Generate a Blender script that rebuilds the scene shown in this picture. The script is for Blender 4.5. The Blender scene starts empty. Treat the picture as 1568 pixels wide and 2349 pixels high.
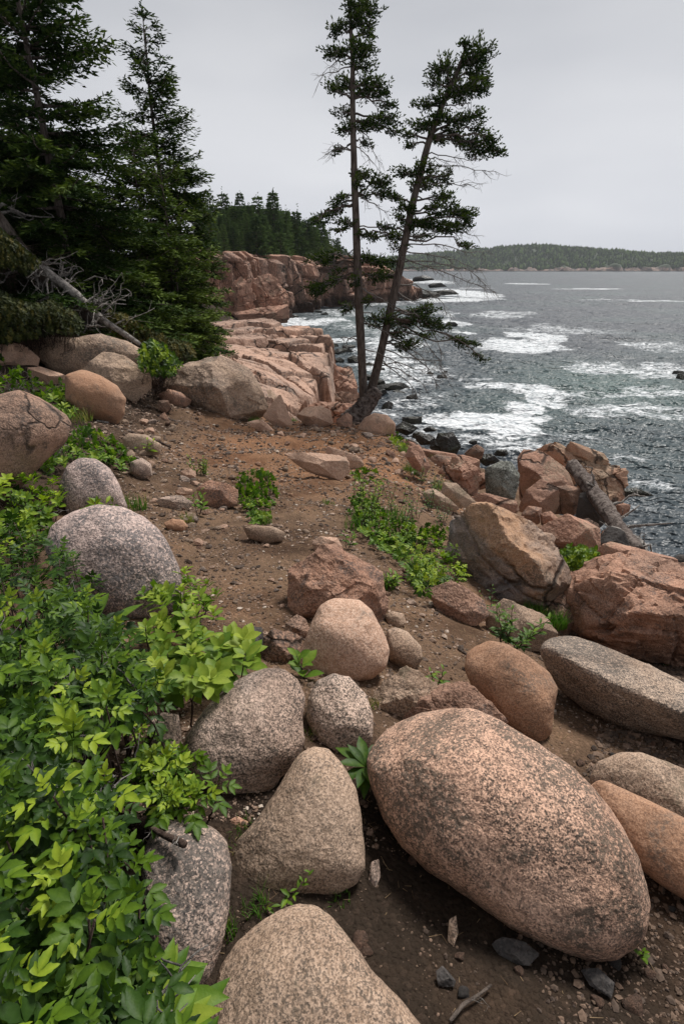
import bpy, bmesh, math, random
import numpy as np
from mathutils import Vector
R = math.radians
# ------------------------------------------------------------------ camera, world, sun, exposure
W_, H_, FPX = 1568.0, 2349.0, 1305.0
CX, CY, PITCH = 784.0, 1174.5, R(23.2)
CAM = np.array([0.0, 0.0, 8.0])
sc = bpy.context.scene
root_col = sc.collection
cd = bpy.data.cameras.new('camera'); cam = bpy.data.objects.new('camera', cd); root_col.objects.link(cam)
cam.location = CAM; cam.rotation_euler = (R(90) - PITCH, 0, 0)
cd.sensor_fit = 'VERTICAL'; cd.sensor_height = 36; cd.lens = 20.0; cd.clip_start = 0.05; cd.clip_end = 20000
sc.camera = cam
SUN_EL, SUN_AZ = R(56), R(38)      # azimuth from +Y towards +X
world = bpy.data.worlds.new('World'); sc.world = world; world.use_nodes = True
nt = world.node_tree; nt.nodes.clear()
o_ = nt.nodes.new('ShaderNodeOutputWorld'); bg = nt.nodes.new('ShaderNodeBackground')
sky = nt.nodes.new('ShaderNodeTexSky'); sky.sky_type = 'NISHITA'; sky.sun_disc = False
sky.sun_elevation = SUN_EL; sky.sun_rotation = SUN_AZ; sky.dust_density = 4; sky.air_density = 1.2
hs = nt.nodes.new('ShaderNodeHueSaturation'); hs.inputs['Saturation'].default_value = 0.10
tc = nt.nodes.new('ShaderNodeTexCoord'); mp = nt.nodes.new('ShaderNodeMapping'); mp.inputs['Scale'].default_value = (1, 1, 3.2)
nz = nt.nodes.new('ShaderNodeTexNoise'); nz.inputs['Scale'].default_value = 1.6; nz.inputs['Detail'].default_value = 4; nz.inputs['Roughness'].default_value = 0.45
cr = nt.nodes.new('ShaderNodeValToRGB')
cr.color_ramp.elements[0].position = 0.3; cr.color_ramp.elements[0].color = (4.9, 5.15, 5.75, 1)
cr.color_ramp.elements[1].position = 0.7; cr.color_ramp.elements[1].color = (7.2, 7.35, 7.75, 1)
mx = nt.nodes.new('ShaderNodeMix'); mx.data_type = 'RGBA'; mx.inputs[0].default_value = 0.86
L = nt.links.new
L(sky.outputs[0], hs.inputs['Color']); L(tc.outputs['Generated'], mp.inputs[0]); L(mp.outputs[0], nz.inputs[0]); L(nz.outputs[0], cr.inputs[0])
sx = nt.nodes.new('ShaderNodeSeparateXYZ'); L(tc.outputs['Generated'], sx.inputs[0])
mr = nt.nodes.new('ShaderNodeMapRange'); mr.inputs[1].default_value = 0.0; mr.inputs[2].default_value = 0.55; mr.inputs[3].default_value = 1.52; mr.inputs[4].default_value = 0.74
L(sx.outputs[2], mr.inputs[0])
vm = nt.nodes.new('ShaderNodeVectorMath'); vm.operation = 'SCALE'; L(cr.outputs[0], vm.inputs[0]); L(mr.outputs[0], vm.inputs['Scale'])
L(hs.outputs[0], mx.inputs[6]); L(vm.outputs[0], mx.inputs[7]); L(mx.outputs[2], bg.inputs[0]); bg.inputs[1].default_value = 0.083
L(bg.outputs[0], o_.inputs[0])
sd = bpy.data.lights.new('sun', 'SUN'); sun = bpy.data.objects.new('sun', sd); root_col.objects.link(sun)
sd.energy = 4.3; sd.angle = R(15); sd.color = (1, 0.965, 0.92)
dv = Vector((math.sin(SUN_AZ) * math.cos(SUN_EL), math.cos(SUN_AZ) * math.cos(SUN_EL), math.sin(SUN_EL)))
sun.rotation_euler = dv.to_track_quat('Z', 'Y').to_euler()
sc.view_settings.view_transform = 'Standard'; sc.view_settings.look = 'None'; sc.view_settings.exposure = 0.0; sc.view_settings.gamma = 1
sc.cycles.max_bounces = 5; sc.cycles.diffuse_bounces = 2; sc.cycles.glossy_bounces = 2; sc.cycles.transparent_max_bounces = 4
sc.cycles.volume_bounces = 2

# ------------------------------------------------------------------ numeric helpers
FWD = np.array([0, math.cos(PITCH), -math.sin(PITCH)]); UP = np.array([0, math.sin(PITCH), math.cos(PITCH)]); RT = np.array([1., 0, 0])
def ray(px, py):
    d = RT * ((px - CX) / FPX) + UP * ((CY - py) / FPX) + FWD
    return d / np.linalg.norm(d)
def aty(px, py, y):
    d = ray(px, py); return CAM + d * (y / d[1])
def atz(px, py, z):
    d = ray(px, py); return CAM + d * ((z - 8.0) / d[2])
def att(px, py, t): return CAM + ray(px, py) * t
_g = np.random.RandomState(7)
_GR = _g.normal(size=(256, 3)); _GR /= np.linalg.norm(_GR, axis=1)[:, None]
_PM = _g.permutation(256)
def _hash(i, j, k): return _PM[(_PM[(_PM[i & 255] + j) & 255] + k) & 255]
def perlin(p):
    p = np.asarray(p, float); i = np.floor(p).astype(np.int64); f = p - i
    u = f * f * f * (f * (f * 6 - 15) + 10); r = 0
    for a in (0, 1):
        wx = u[:, 0] if a else 1 - u[:, 0]
        for b in (0, 1):
            wy = u[:, 1] if b else 1 - u[:, 1]
            for c in (0, 1):
                wz = u[:, 2] if c else 1 - u[:, 2]
                g = _GR[_hash(i[:, 0] + a, i[:, 1] + b, i[:, 2] + c)]
                r = r + wx * wy * wz * (g[:, 0] * (f[:, 0] - a) + g[:, 1] * (f[:, 1] - b) + g[:, 2] * (f[:, 2] - c))
    return r * 1.6
def fbm(p, oct=4, gain=0.5, ridge=False):
    r = 0; a = 1.0; s = 0
    for k in range(oct):
        n = perlin(p * (2.03 ** k) + 17.3 * k)
        if ridge: n = 1 - 2 * np.abs(n)
        r = r + a * n; s += a; a *= gain
    return r / s
def cells(p):
    """distance to nearest and second nearest jittered cell point, and the id of the nearest"""
    p = np.asarray(p, float); i = np.floor(p).astype(np.int64); n = len(p)
    d1 = np.full(n, 9.); d2 = np.full(n, 9.); idn = np.zeros(n, np.int64)
    for a in (-1, 0, 1):
        for b in (-1, 0, 1):
            for c in (-1, 0, 1):
                q = i + np.array([a, b, c]); h = _hash(q[:, 0], q[:, 1], q[:, 2])
                c_ = q + 0.5 + _GR[h] * 0.42
                d = np.linalg.norm(c_ - p, axis=1)
                m = d < d1; d2 = np.where(m, d1, np.minimum(d2, d)); d1 = np.where(m, d, d1); idn = np.where(m, h, idn)
    return d1, d2, idn
def joints(p, sc3, seed=0.0, rot=0.5, dip=0.25):
    """straight jointed blocks: returns block id hash (0..1), edge distance (0 at a joint), tilt term"""
    ca, sa = math.cos(rot), math.sin(rot); cd_, sd_ = math.cos(dip), math.sin(dip)
    q = np.c_[p[:, 0] * ca + p[:, 1] * sa, -p[:, 0] * sa + p[:, 1] * ca, p[:, 2]]
    q = np.c_[q[:, 0] * cd_ + q[:, 2] * sd_, q[:, 1], -q[:, 0] * sd_ + q[:, 2] * cd_] / np.asarray(sc3)
    q = q + 0.22 * np.c_[perlin(q * 0.6 + seed), perlin(q * 0.6 + seed + 31), perlin(q * 0.6 + seed + 62)] + seed
    k = np.floor(q[:, 2]).astype(np.int64); hk = _PM[k & 255] / 256.0
    q[:, 0] += hk * 3.1; i = np.floor(q[:, 0]).astype(np.int64); q[:, 1] += _PM[(i + k * 7) & 255] / 256.0 * 2.3
    j = np.floor(q[:, 1]).astype(np.int64); f = q - np.floor(q) - 0.5
    ed = 0.5 - np.abs(f).max(1); h = _hash(i, j, k); g = _GR[h]
    return h / 256.0, ed, (f * g).sum(1)
def sstep(a, b, x):
    t = np.clip((x - a) / (b - a), 0, 1); return t * t * (3 - 2 * t)

def mk(name, V, faces, mat=None, parent=None, smooth=True, attrs=None, loc=None, sharp=None):
    """faces: list of (n,k) int arrays. One mesh object."""
    V = np.asarray(V, np.float32)
    if loc is not None: V = V - np.asarray(loc, np.float32)
    me = bpy.data.meshes.new(name)
    faces = [np.asarray(f, np.int32) for f in faces if len(f)]
    nl = sum(f.size for f in faces); nf = sum(len(f) for f in faces)
    me.vertices.add(len(V)); me.vertices.foreach_set('co', V.ravel())
    me.loops.add(nl); me.loops.foreach_set('vertex_index', np.concatenate([f.ravel() for f in faces]))
    me.polygons.add(nf)
    tot = np.concatenate([np.full(len(f), f.shape[1], np.int32) for f in faces])
    me.polygons.foreach_set('loop_start', np.concatenate([[0], np.cumsum(tot)[:-1]]).astype(np.int32))
    me.polygons.foreach_set('use_smooth', np.full(nf, bool(smooth)))
    me.update(calc_edges=True)
    if sharp: me.set_sharp_from_angle(angle=R(sharp))
    for k, v in (attrs or {}).items():
        at_ = me.attributes.new(k, 'FLOAT', 'POINT'); at_.data.foreach_set('value', np.asarray(v, np.float32))
    if mat: me.materials.append(mat)
    o = bpy.data.objects.new(name, me); root_col.objects.link(o)
    if loc is not None and parent is None: o.location = loc
    if parent: o.parent = parent
    return o
def tag(o, label=None, cat=None, group=None, kind=None):
    if label: o['label'] = label
    if cat: o['category'] = cat
    if group: o['group'] = group
    if kind: o['kind'] = kind
    return o
def empty(name, loc, label, cat, group=None):
    o = bpy.data.objects.new(name, None); root_col.objects.link(o); o.location = loc; o.empty_display_size = 0.1
    return tag(o, label, cat, group)
def copy_tree(o, parent=None):
    c = o.copy(); root_col.objects.link(c); c.parent = parent
    for ch in list(o.children): copy_tree(ch, c)
    return c
class MB:
    """collects pieces of one mesh"""
    def __init__(s): s.V = []; s.F = {}; s.T = []; s.n = 0
    def add(s, V, F, t=0.5):
        V = np.asarray(V, float)
        for f in (F if isinstance(F, list) else [F]):
            f = np.asarray(f); s.F.setdefault(f.shape[1], []).append(f + s.n)
        s.V.append(V); s.n += len(V)
        s.T.append(np.full(len(V), t, float) if np.isscalar(t) else np.asarray(t, float))
    def build(s, name, mat, parent=None, smooth=True, loc=None):
        if not s.n: return None
        return mk(name, np.concatenate(s.V), [np.concatenate(f) for f in s.F.values()], mat, parent, smooth, {'tint': np.concatenate(s.T)}, loc)
def tube(mb, pts, rad, sides=5, t=0.5, bump=0.0, seed=0):
    pts = np.asarray(pts, float); n = len(pts); rad = np.broadcast_to(np.asarray(rad, float), (n,))
    T = np.gradient(pts, axis=0); T /= np.linalg.norm(T, axis=1)[:, None] + 1e-9
    ref = np.array([0.13, 0.31, 0.94]) if abs(T[0][2]) < 0.9 else np.array([0.94, 0.2, 0.1])
    A = np.cross(T, ref); A /= np.linalg.norm(A, axis=1)[:, None] + 1e-9; B = np.cross(T, A)
    th = np.arange(sides) / sides * 2 * math.pi
    V = pts[:, None, :] + rad[:, None, None] * (np.cos(th)[None, :, None] * A[:, None, :] + np.sin(th)[None, :, None] * B[:, None, :])
    if bump:
        q = V.reshape(-1, 3); nn = fbm(q * [22, 22, 9] + seed, 2).reshape(n, sides)
        V = pts[:, None, :] + (V - pts[:, None, :]) * (1 + bump * nn)[:, :, None]
    i = np.arange(n - 1)[:, None] * sides; j = np.arange(sides)[None, :]; k = (j + 1) % sides
    F = np.stack([i + j, i + k, i + sides + k, i + sides + j], -1).reshape(-1, 4)
    V = V.reshape(-1, 3); fl = [F]
    c = np.arange(sides)
    V = np.concatenate([V, pts[:1], pts[-1:]]); a0 = n * sides
    fl.append(np.concatenate([np.stack([(c + 1) % sides, c, np.full(sides, a0)], 1), np.stack([(n - 1) * sides + c, (n - 1) * sides + (c + 1) % sides, np.full(sides, a0 + 1)], 1)]))
    mb.add(V, fl, t)
def wobble(p0, p1, n, amp, rng, sag=0.0):
    t = np.linspace(0, 1, n)[:, None]; p0 = np.asarray(p0, float); p1 = np.asarray(p1, float)
    P = p0 * (1 - t) + p1 * t; Ld = np.linalg.norm(p1 - p0)
    o = rng.normal(size=(n, 3)) * amp * Ld; o[0] = 0; o[-1] = 0
    P = P + o * np.sin(t * math.pi); P[:, 2] -= sag * Ld * np.sin(t[:, 0] * math.pi)
    return P
def poly_in(poly, x, y):
    c = np.zeros(len(x), bool); n = len(poly)
    for i in range(n):
        (x1, y1), (x2, y2) = poly[i], poly[i - 1]
        m = ((y1 > y) != (y2 > y)) & (x < (x2 - x1) * (y - y1) / (y2 - y1 + 1e-12) + x1); c ^= m
    return c
ICO = {}
def ico(l):
    if l not in ICO:
        b = bmesh.new(); bmesh.ops.create_icosphere(b, subdivisions=l, radius=1)
        ICO[l] = (np.array([v.co[:] for v in b.verts]), np.array([[v.index for v in f.verts] for f in b.faces])); b.free()
        V = ICO[l][0]; V /= np.linalg.norm(V, axis=1)[:, None]
    return ICO[l]

# ------------------------------------------------------------------ materials
def nodes(name):
    m = bpy.data.materials.new(name); m.use_nodes = True; t = m.node_tree
    return m, t, t.nodes['Principled BSDF'], t.nodes.new, t.links.new
def ramp(N, stops):
    r = N('ShaderNodeValToRGB'); e = r.color_ramp.elements
    while len(e) > 1: e.remove(e[-1])
    for i, (p, c) in enumerate(stops):
        x = e[0] if i == 0 else e.new(p)
        x.position = p; x.color = (c, c, c, 1) if np.isscalar(c) else (*c, 1)
    return r
def mixn(N, L, f, a, b, mode='MIX'):
    m = N('ShaderNodeMix'); m.data_type = 'RGBA'; m.blend_type = mode
    for k, v in ((0, f), (6, a), (7, b)):
        if hasattr(v, 'is_linked'): L(v, m.inputs[k])
        elif k == 0: m.inputs[0].default_value = v
        else: m.inputs[k].default_value = (*v, 1)
    return m.outputs[2]
def noise(N, L, vec, scale, detail=3, rough=0.5, dist=0.0):
    n = N('ShaderNodeTexNoise'); n.inputs['Scale'].default_value = scale; n.inputs['Detail'].default_value = detail
    n.inputs['Roughness'].default_value = rough; n.inputs['Distortion'].default_value = dist; L(vec, n.inputs['Vector']); return n.outputs[0]
def voro(N, L, vec, scale, feat='F1', out=0):
    n = N('ShaderNodeTexVoronoi'); n.feature = feat; n.inputs['Scale'].default_value = scale; L(vec, n.inputs['Vector']); return n.outputs[out]
def objvec(N, L, stretch=(1, 1, 1), world=False):
    tc = N('ShaderNodeTexCoord'); mp = N('ShaderNodeMapping'); mp.inputs['Scale'].default_value = stretch
    if world:
        g = N('ShaderNodeNewGeometry'); L(g.outputs['Position'], mp.inputs[0]); return mp.outputs[0]
    oi = N('ShaderNodeObjectInfo'); L(tc.outputs['Object'], mp.inputs[0])
    ml = N('ShaderNodeMath'); ml.operation = 'MULTIPLY'; ml.inputs[1].default_value = 37.0; L(oi.outputs['Random'], ml.inputs[0])
    L(ml.outputs[0], mp.inputs['Location']); return mp.outputs[0]
def granite(name, c1, c2, dark=(0.06, 0.055, 0.055), dk=0.5, grain=90., pale=(0.5, 0.42, 0.36), pl=0.3, lich=(0.09, 0.09, 0.085), la=0.0, ls=5., big=2.2, bump=0.35, crack=0.0, rough=0.85, stretch=(1, 1, 1), gain=(1.22, 1.17, 1.12), two=None, tide=0):
    m, t, P, N, L = nodes(name); v = objvec(N, L, stretch)
    lo = noise(N, L, v, big, 4, 0.6); col = mixn(N, L, ramp2(N, L, lo, 0.38, 0.62), c1, c2)
    g1 = noise(N, L, v, grain, 2, 0.65); g2 = noise(N, L, v, grain * 0.63, 3, 0.7, 0.4)
    mid = noise(N, L, v, grain * 0.13, 3, 0.6)
    col = mixn(N, L, sc_(N, L, ramp2(N, L, g2, 0.52, 0.60), pl), col, pale)
    # dark mineral and lichen specks, clustered
    th = N('ShaderNodeMath'); th.operation = 'MULTIPLY_ADD'; L(mid, th.inputs[0]); th.inputs[1].default_value = 0.45; L(g1, th.inputs[2])
    rg = noise(N, L, v, 2.7, 4, 0.65, 0.8); t2 = N('ShaderNodeMath'); t2.operation = 'MULTIPLY_ADD'; L(rg, t2.inputs[0]); t2.inputs[1].default_value = 0.42; L(th.outputs[0], t2.inputs[2])
    col = mixn(N, L, sc_(N, L, ramp2(N, L, t2.outputs[0], 0.955, 1.045), dk * 0.85), col, dark)
    wn = N('ShaderNodeTexNoise'); wn.inputs['Scale'].default_value = grain * 2.2; wn.inputs['Detail'].default_value = 2; L(v, wn.inputs['Vector'])
    wv_ = N('ShaderNodeVectorMath'); wv_.operation = 'MULTIPLY_ADD'; L(wn.outputs['Color'], wv_.inputs[0]); wv_.inputs[1].default_value = (0.5 / grain,) * 3; L(v, wv_.inputs[2])
    g3 = voro(N, L, wv_.outputs[0], grain * 2.3, 'F1', 1)
    bw = N('ShaderNodeRGBToBW'); L(g3, bw.inputs[0])
    col = mixn(N, L, sc_(N, L, ramp2(N, L, bw.outputs[0], 0.56, 0.66), min(1, pl * 1.1)), col, pale)
    dsp = N('ShaderNodeMath'); dsp.operation = 'MULTIPLY'; L(ramp2(N, L, bw.outputs[0], 0.36, 0.28), dsp.inputs[0]); L(ramp2(N, L, rg, 0.30, 0.62, 0.25, 1.0), dsp.inputs[1])
    col = mixn(N, L, sc_(N, L, dsp.outputs[0], dk * 0.8), col, dark)
    col = mixn(N, L, 0.34, col, ramp2(N, L, bw.outputs[0], 0.1, 0.9, 0.55, 1.0, True), 'MULTIPLY')
    if la:
        ln = noise(N, L, v, ls, 5, 0.68, 0.6); lf = ramp2(N, L, ln, 0.60 - 0.22 * la, 0.72 - 0.22 * la)
        ls2 = ramp2(N, L, noise(N, L, v, grain * 0.8, 3, 0.7), 0.42, 0.54)
        q = N('ShaderNodeMath'); q.operation = 'MULTIPLY'; L(lf, q.inputs[0]); L(ls2, q.inputs[1])
        col = mixn(N, L, sc_(N, L, q.outputs[0], 0.85), col, lich)
    # broad weathering stains
    st = noise(N, L, v, 1.1, 5, 0.7, 1.0)
    col = mixn(N, L, ramp2(N, L, st, 0.46, 0.68, 0.0, 0.62), col, mul_(N, L, col, (0.46, 0.41, 0.38)))
    col = mixn(N, L, 1.0, col, gain, 'MULTIPLY')
    if tide:  # algae dark and wet band above the waterline
        gp = N('ShaderNodeNewGeometry'); sz = N('ShaderNodeSeparateXYZ'); L(gp.outputs['Position'], sz.inputs[0]); tn = N('ShaderNodeMath'); tn.operation = 'MULTIPLY_ADD'; L(noise(N, L, gp.outputs['Position'], 0.5, 4, 0.6), tn.inputs[0]); tn.inputs[1].default_value = -tide * 1.4; L(sz.outputs[2], tn.inputs[2])
        col = mixn(N, L, ramp2(N, L, tn.outputs[0], tide * 0.45, -tide * 0.1), col, mul_(N, L, col, (0.20, 0.19, 0.18)))
    if two:   # a second natural colour on one side of the stone: (direction, offset, width, multiplier)
        t_ = N('ShaderNodeTexCoord'); dt = N('ShaderNodeVectorMath'); dt.operation = 'DOT_PRODUCT'; L(t_.outputs['Object'], dt.inputs[0]); dt.inputs[1].default_value = two[0]
        a_ = N('ShaderNodeMath'); a_.operation = 'MULTIPLY_ADD'; L(noise(N, L, v, 3.5, 4, 0.6), a_.inputs[0]); a_.inputs[1].default_value = two[2] * 2.5; L(dt.outputs['Value'], a_.inputs[2])
        col = mixn(N, L, ramp2(N, L, a_.outputs[0], two[1] + two[2] * 0.75, two[1] + two[2] * 1.75), col, mul_(N, L, col, two[3]))
    h = g1
    b = N('ShaderNodeBump'); b.inputs['Strength'].default_value = bump; b.inputs['Distance'].default_value = 0.6 / grain; L(h, b.inputs['Height'])
    b2 = N('ShaderNodeBump'); b2.inputs['Strength'].default_value = min(1, bump * 1.5); b2.inputs['Distance'].default_value = 1.6 / grain; L(mid, b2.inputs['Height']); L(b.outputs[0], b2.inputs['Normal'])
    b4 = N('ShaderNodeBump'); b4.inputs['Strength'].default_value = min(1, bump * 1.4); b4.inputs['Distance'].default_value = 3.0 / grain; L(noise(N, L, v, grain * 0.06, 6, 0.65), b4.inputs['Height']); L(b2.outputs[0], b4.inputs['Normal'])
    last = b2 = b4
    if crack:
        wv = N('ShaderNodeMapping'); L(v, wv.inputs[0])
        dn = noise(N, L, v, 3.0 * crack, 3, 0.5)
        ad = N('ShaderNodeVectorMath'); ad.operation = 'MULTIPLY_ADD'; L(dn, ad.inputs[0]); ad.inputs[1].default_value = (0.35 / crack,) * 3; L(v, ad.inputs[2])
        ce = voro(N, L, ad.outputs[0], crack, 'DISTANCE_TO_EDGE'); cf = ramp2(N, L, ce, 0.0, 0.035, 1.0, 0.0)
        cm = noise(N, L, v, crack * 0.7, 2); cg = N('ShaderNodeMath'); cg.operation = 'MULTIPLY'; L(cf, cg.inputs[0]); L(ramp2(N, L, cm, 0.42, 0.55), cg.inputs[1])
        col = mixn(N, L, sc_(N, L, cg.outputs[0], 0.85), col, (0.03, 0.024, 0.02))
        b3 = N('ShaderNodeBump'); b3.invert = True; b3.inputs['Strength'].default_value = 0.8; b3.inputs['Distance'].default_value = 0.05 / crack; L(cg.outputs[0], b3.inputs['Height']); L(b2.outputs[0], b3.inputs['Normal']); last = b3
    L(last.outputs[0], P.inputs['Normal']); L(col, P.inputs['Base Color'])
    P.inputs['Roughness'].default_value = rough; P.inputs['Specular IOR Level'].default_value = 0.25
    return m
def ramp2(N, L, s, a, b, lo=0.0, hi=1.0, colr=False):
    r = N('ShaderNodeMapRange'); r.interpolation_type = 'SMOOTHSTEP'; L(s, r.inputs[0])
    for k, v in enumerate((a, b, lo, hi)): r.inputs[k + 1].default_value = v
    return r.outputs[0]
def sc_(N, L, s, k):
    m = N('ShaderNodeMath'); m.operation = 'MULTIPLY'; L(s, m.inputs[0]); m.inputs[1].default_value = k; return m.outputs[0]
def mul_(N, L, c, k): return mixn(N, L, 1.0, c, k, 'MULTIPLY')
M = {}
M['speckle'] = granite('speckled granite', (0.40, 0.27, 0.205), (0.34, 0.25, 0.20), (0.060, 0.054, 0.048), 0.85, 100, (0.66, 0.46, 0.35), 0.6, (0.105, 0.092, 0.076), 0.68, 5.5, bump=0.7, gain=(1.2, 1.08, 1.0))
M['tan'] = granite('tan granite', (0.33, 0.235, 0.170), (0.27, 0.20, 0.15), (0.08, 0.07, 0.06), 0.65, 110, (0.50, 0.375, 0.29), 0.5, (0.16, 0.135, 0.095), 0.35, 3, bump=0.45)
M['grey'] = granite('grey granite', (0.33, 0.255, 0.21), (0.20, 0.17, 0.15), (0.04, 0.04, 0.042), 0.8, 100, (0.58, 0.44, 0.37), 0.55, (0.10, 0.09, 0.082), 0.6, 2.2, bump=0.5)
M['pink'] = granite('pale pink granite', (0.47, 0.30, 0.22), (0.40, 0.255, 0.18), (0.12, 0.09, 0.075), 0.35, 95, (0.60, 0.45, 0.36), 0.45, (0.2, 0.16, 0.13), 0.25, 5, bump=0.4)
M['tangrey'] = granite('tan grey granite', (0.34, 0.26, 0.20), (0.22, 0.185, 0.16), (0.05, 0.048, 0.045), 0.75, 100, (0.55, 0.43, 0.34), 0.5, (0.10, 0.09, 0.08), 0.6, 2.4, bump=0.7)
M['orange'] = granite('orange granite', (0.34, 0.19, 0.115), (0.29, 0.18, 0.12), (0.09, 0.06, 0.05), 0.45, 110, (0.45, 0.29, 0.2), 0.3, (0.13, 0.10, 0.08), 0.3, 4, bump=0.4)
M['rough'] = granite('rough pink granite', (0.40, 0.225, 0.155), (0.27, 0.165, 0.12), (0.06, 0.045, 0.04), 0.5, 80, (0.5, 0.33, 0.25), 0.3, (0.11, 0.085, 0.075), 0.4, 5, bump=0.9)
M['brown'] = granite('rough brown granite', (0.32, 0.20, 0.145), (0.22, 0.15, 0.115), (0.045, 0.035, 0.032), 0.6, 80, (0.40, 0.26, 0.19), 0.3, (0.07, 0.055, 0.048), 0.5, 4, bump=0.9, crack=2.2)
M['red'] = granite('red sea granite', (0.40, 0.235, 0.17), (0.31, 0.19, 0.14), (0.08, 0.05, 0.045), 0.35, 45, (0.46, 0.27, 0.2), 0.3, (0.24, 0.19, 0.14), 0.35, 0.8, 0.7, bump=0.8, crack=0.9, tide=1)
M['palered'] = granite('weathered sea granite', (0.36, 0.27, 0.19), (0.40, 0.21, 0.14), (0.1, 0.07, 0.055), 0.35, 45, (0.45, 0.33, 0.25), 0.3, (0.16, 0.13, 0.1), 0.3, 0.8, 0.6, bump=0.8, crack=0.8, tide=1)
M['greygreen'] = granite('grey green stone', (0.20, 0.215, 0.19), (0.12, 0.135, 0.12), (0.05, 0.055, 0.05), 0.6, 40, (0.42, 0.44, 0.42), 0.4, (0.05, 0.055, 0.05), 0.5, 2.5, bump=0.7)
M['wet'] = granite('dark wet rock', (0.035, 0.034, 0.032), (0.022, 0.024, 0.02), (0.01, 0.01, 0.01), 0.5, 14, (0.06, 0.055, 0.05), 0.3, (0.03, 0.034, 0.018), 0.5, 1.2, bump=0.8, rough=0.38)
M['slate'] = granite('dark slate', (0.075, 0.07, 0.068), (0.055, 0.052, 0.052), (0.03, 0.03, 0.03), 0.4, 60, (0.1, 0.09, 0.085), 0.3, bump=0.5)
M['ledge'] = granite('pink ledge granite', (0.46, 0.30, 0.225), (0.33, 0.235, 0.19), (0.12, 0.085, 0.07), 0.3, 16, (0.50, 0.34, 0.26), 0.3, (0.12, 0.105, 0.095), 0.5, 0.25, 0.22, bump=0.7, crack=0.42, stretch=(1, 1, 1), tide=1.6)
M['cliff'] = granite('cliff granite', (0.38, 0.225, 0.165), (0.22, 0.145, 0.115), (0.07, 0.05, 0.045), 0.5, 5, (0.42, 0.26, 0.19), 0.35, (0.09, 0.07, 0.06), 0.5, 0.22, 0.16, bump=0.8, crack=0.28, stretch=(1, 1, 0.7), tide=2.6)
M['boulder_far'] = granite('weathered tan rock', (0.36, 0.265, 0.195), (0.28, 0.21, 0.165), (0.08, 0.07, 0.06), 0.45, 34, (0.5, 0.37, 0.28), 0.35, (0.12, 0.105, 0.09), 0.45, 1.6, 1.0, bump=0.6)
M['greypink'] = granite('grey and pink granite', (0.36, 0.28, 0.225), (0.26, 0.21, 0.18), (0.05, 0.048, 0.045), 0.75, 100, (0.64, 0.49, 0.41), 0.6, (0.12, 0.11, 0.10), 0.4, 2.2, bump=0.6, two=((-0.4, 0.45, 0.8), 0.15, 0.05, (0.66, 0.68, 0.70)))
M['mottled'] = granite('pink and charcoal granite', (0.50, 0.37, 0.32), (0.42, 0.31, 0.27), (0.06, 0.056, 0.057), 0.75, 85, (0.62, 0.48, 0.42), 0.5, (0.10, 0.094, 0.094), 0.75, 1.7, bump=0.6, gain=(1.2, 1.2, 1.2))
M['split'] = granite('split boulder granite', (0.33, 0.205, 0.125), (0.25, 0.205, 0.18), (0.08, 0.07, 0.065), 0.4, 75, (0.45, 0.33, 0.26), 0.3, (0.10, 0.085, 0.07), 0.4, 2.2, 1.8, bump=0.55, crack=1.1, gain=(1.3, 1.2, 1.1), two=((-0.75, -0.1, -0.65), 0.02, 0.05, (0.72, 0.86, 1.05)))

def leafmat(name, stops, rough=0.5, trans=0.3, spec=0.22):
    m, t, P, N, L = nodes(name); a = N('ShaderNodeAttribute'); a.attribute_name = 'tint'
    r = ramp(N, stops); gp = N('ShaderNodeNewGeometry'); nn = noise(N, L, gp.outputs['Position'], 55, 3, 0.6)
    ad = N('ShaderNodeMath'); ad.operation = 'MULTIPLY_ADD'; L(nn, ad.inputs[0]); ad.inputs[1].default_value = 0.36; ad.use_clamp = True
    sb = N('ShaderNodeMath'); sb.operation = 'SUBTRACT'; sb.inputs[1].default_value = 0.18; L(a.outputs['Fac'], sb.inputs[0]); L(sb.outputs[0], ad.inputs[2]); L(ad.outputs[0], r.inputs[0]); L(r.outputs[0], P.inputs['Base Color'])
    bb = N('ShaderNodeBump'); bb.inputs['Strength'].default_value = 0.35; bb.inputs['Distance'].default_value = 0.004; L(nn, bb.inputs['Height']); L(bb.outputs[0], P.inputs['Normal'])
    P.inputs['Roughness'].default_value = rough; P.inputs['Specular IOR Level'].default_value = spec
    tr = N('ShaderNodeBsdfTranslucent'); L(mul_(N, L, r.outputs[0], (1.0, 1.15, 0.5)), tr.inputs[0])
    ms = N('ShaderNodeMixShader'); ms.inputs[0].default_value = trans
    L(P.outputs[0], ms.inputs[1]); L(tr.outputs[0], ms.inputs[2]); L(ms.outputs[0], t.nodes['Material Output'].inputs[0])
    return m
M['leaf'] = leafmat('rose leaf', [(0, (0.013, 0.034, 0.006)), (0.4, (0.034, 0.080, 0.008)), (0.75, (0.115, 0.20, 0.012)), (1, (0.30, 0.39, 0.03))])
M['leaf2'] = leafmat('smooth leaf', [(0, (0.035, 0.09, 0.012)), (0.5, (0.11, 0.20, 0.018)), (1, (0.30, 0.37, 0.045))])
M['grass'] = leafmat('grass blade', [(0, (0.05, 0.13, 0.018)), (0.6, (0.10, 0.22, 0.03)), (0.9, (0.2, 0.25, 0.06)), (1, (0.32, 0.24, 0.11))], 0.6)
M['straw'] = leafmat('dry straw', [(0, (0.10, 0.06, 0.035)), (1, (0.30, 0.21, 0.12))], 0.8, 0.1, 0.1)
M['needle'] = leafmat('spruce needles', [(0, (0.010, 0.022, 0.007)), (0.5, (0.024, 0.048, 0.012)), (1, (0.11, 0.155, 0.028))], 0.75, 0.12, 0.06)
M['needle_far'] = leafmat('distant needles', [(0, (0.03, 0.060, 0.030)), (1, (0.15, 0.22, 0.075))], 0.8, 0.1, 0.05)
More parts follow.
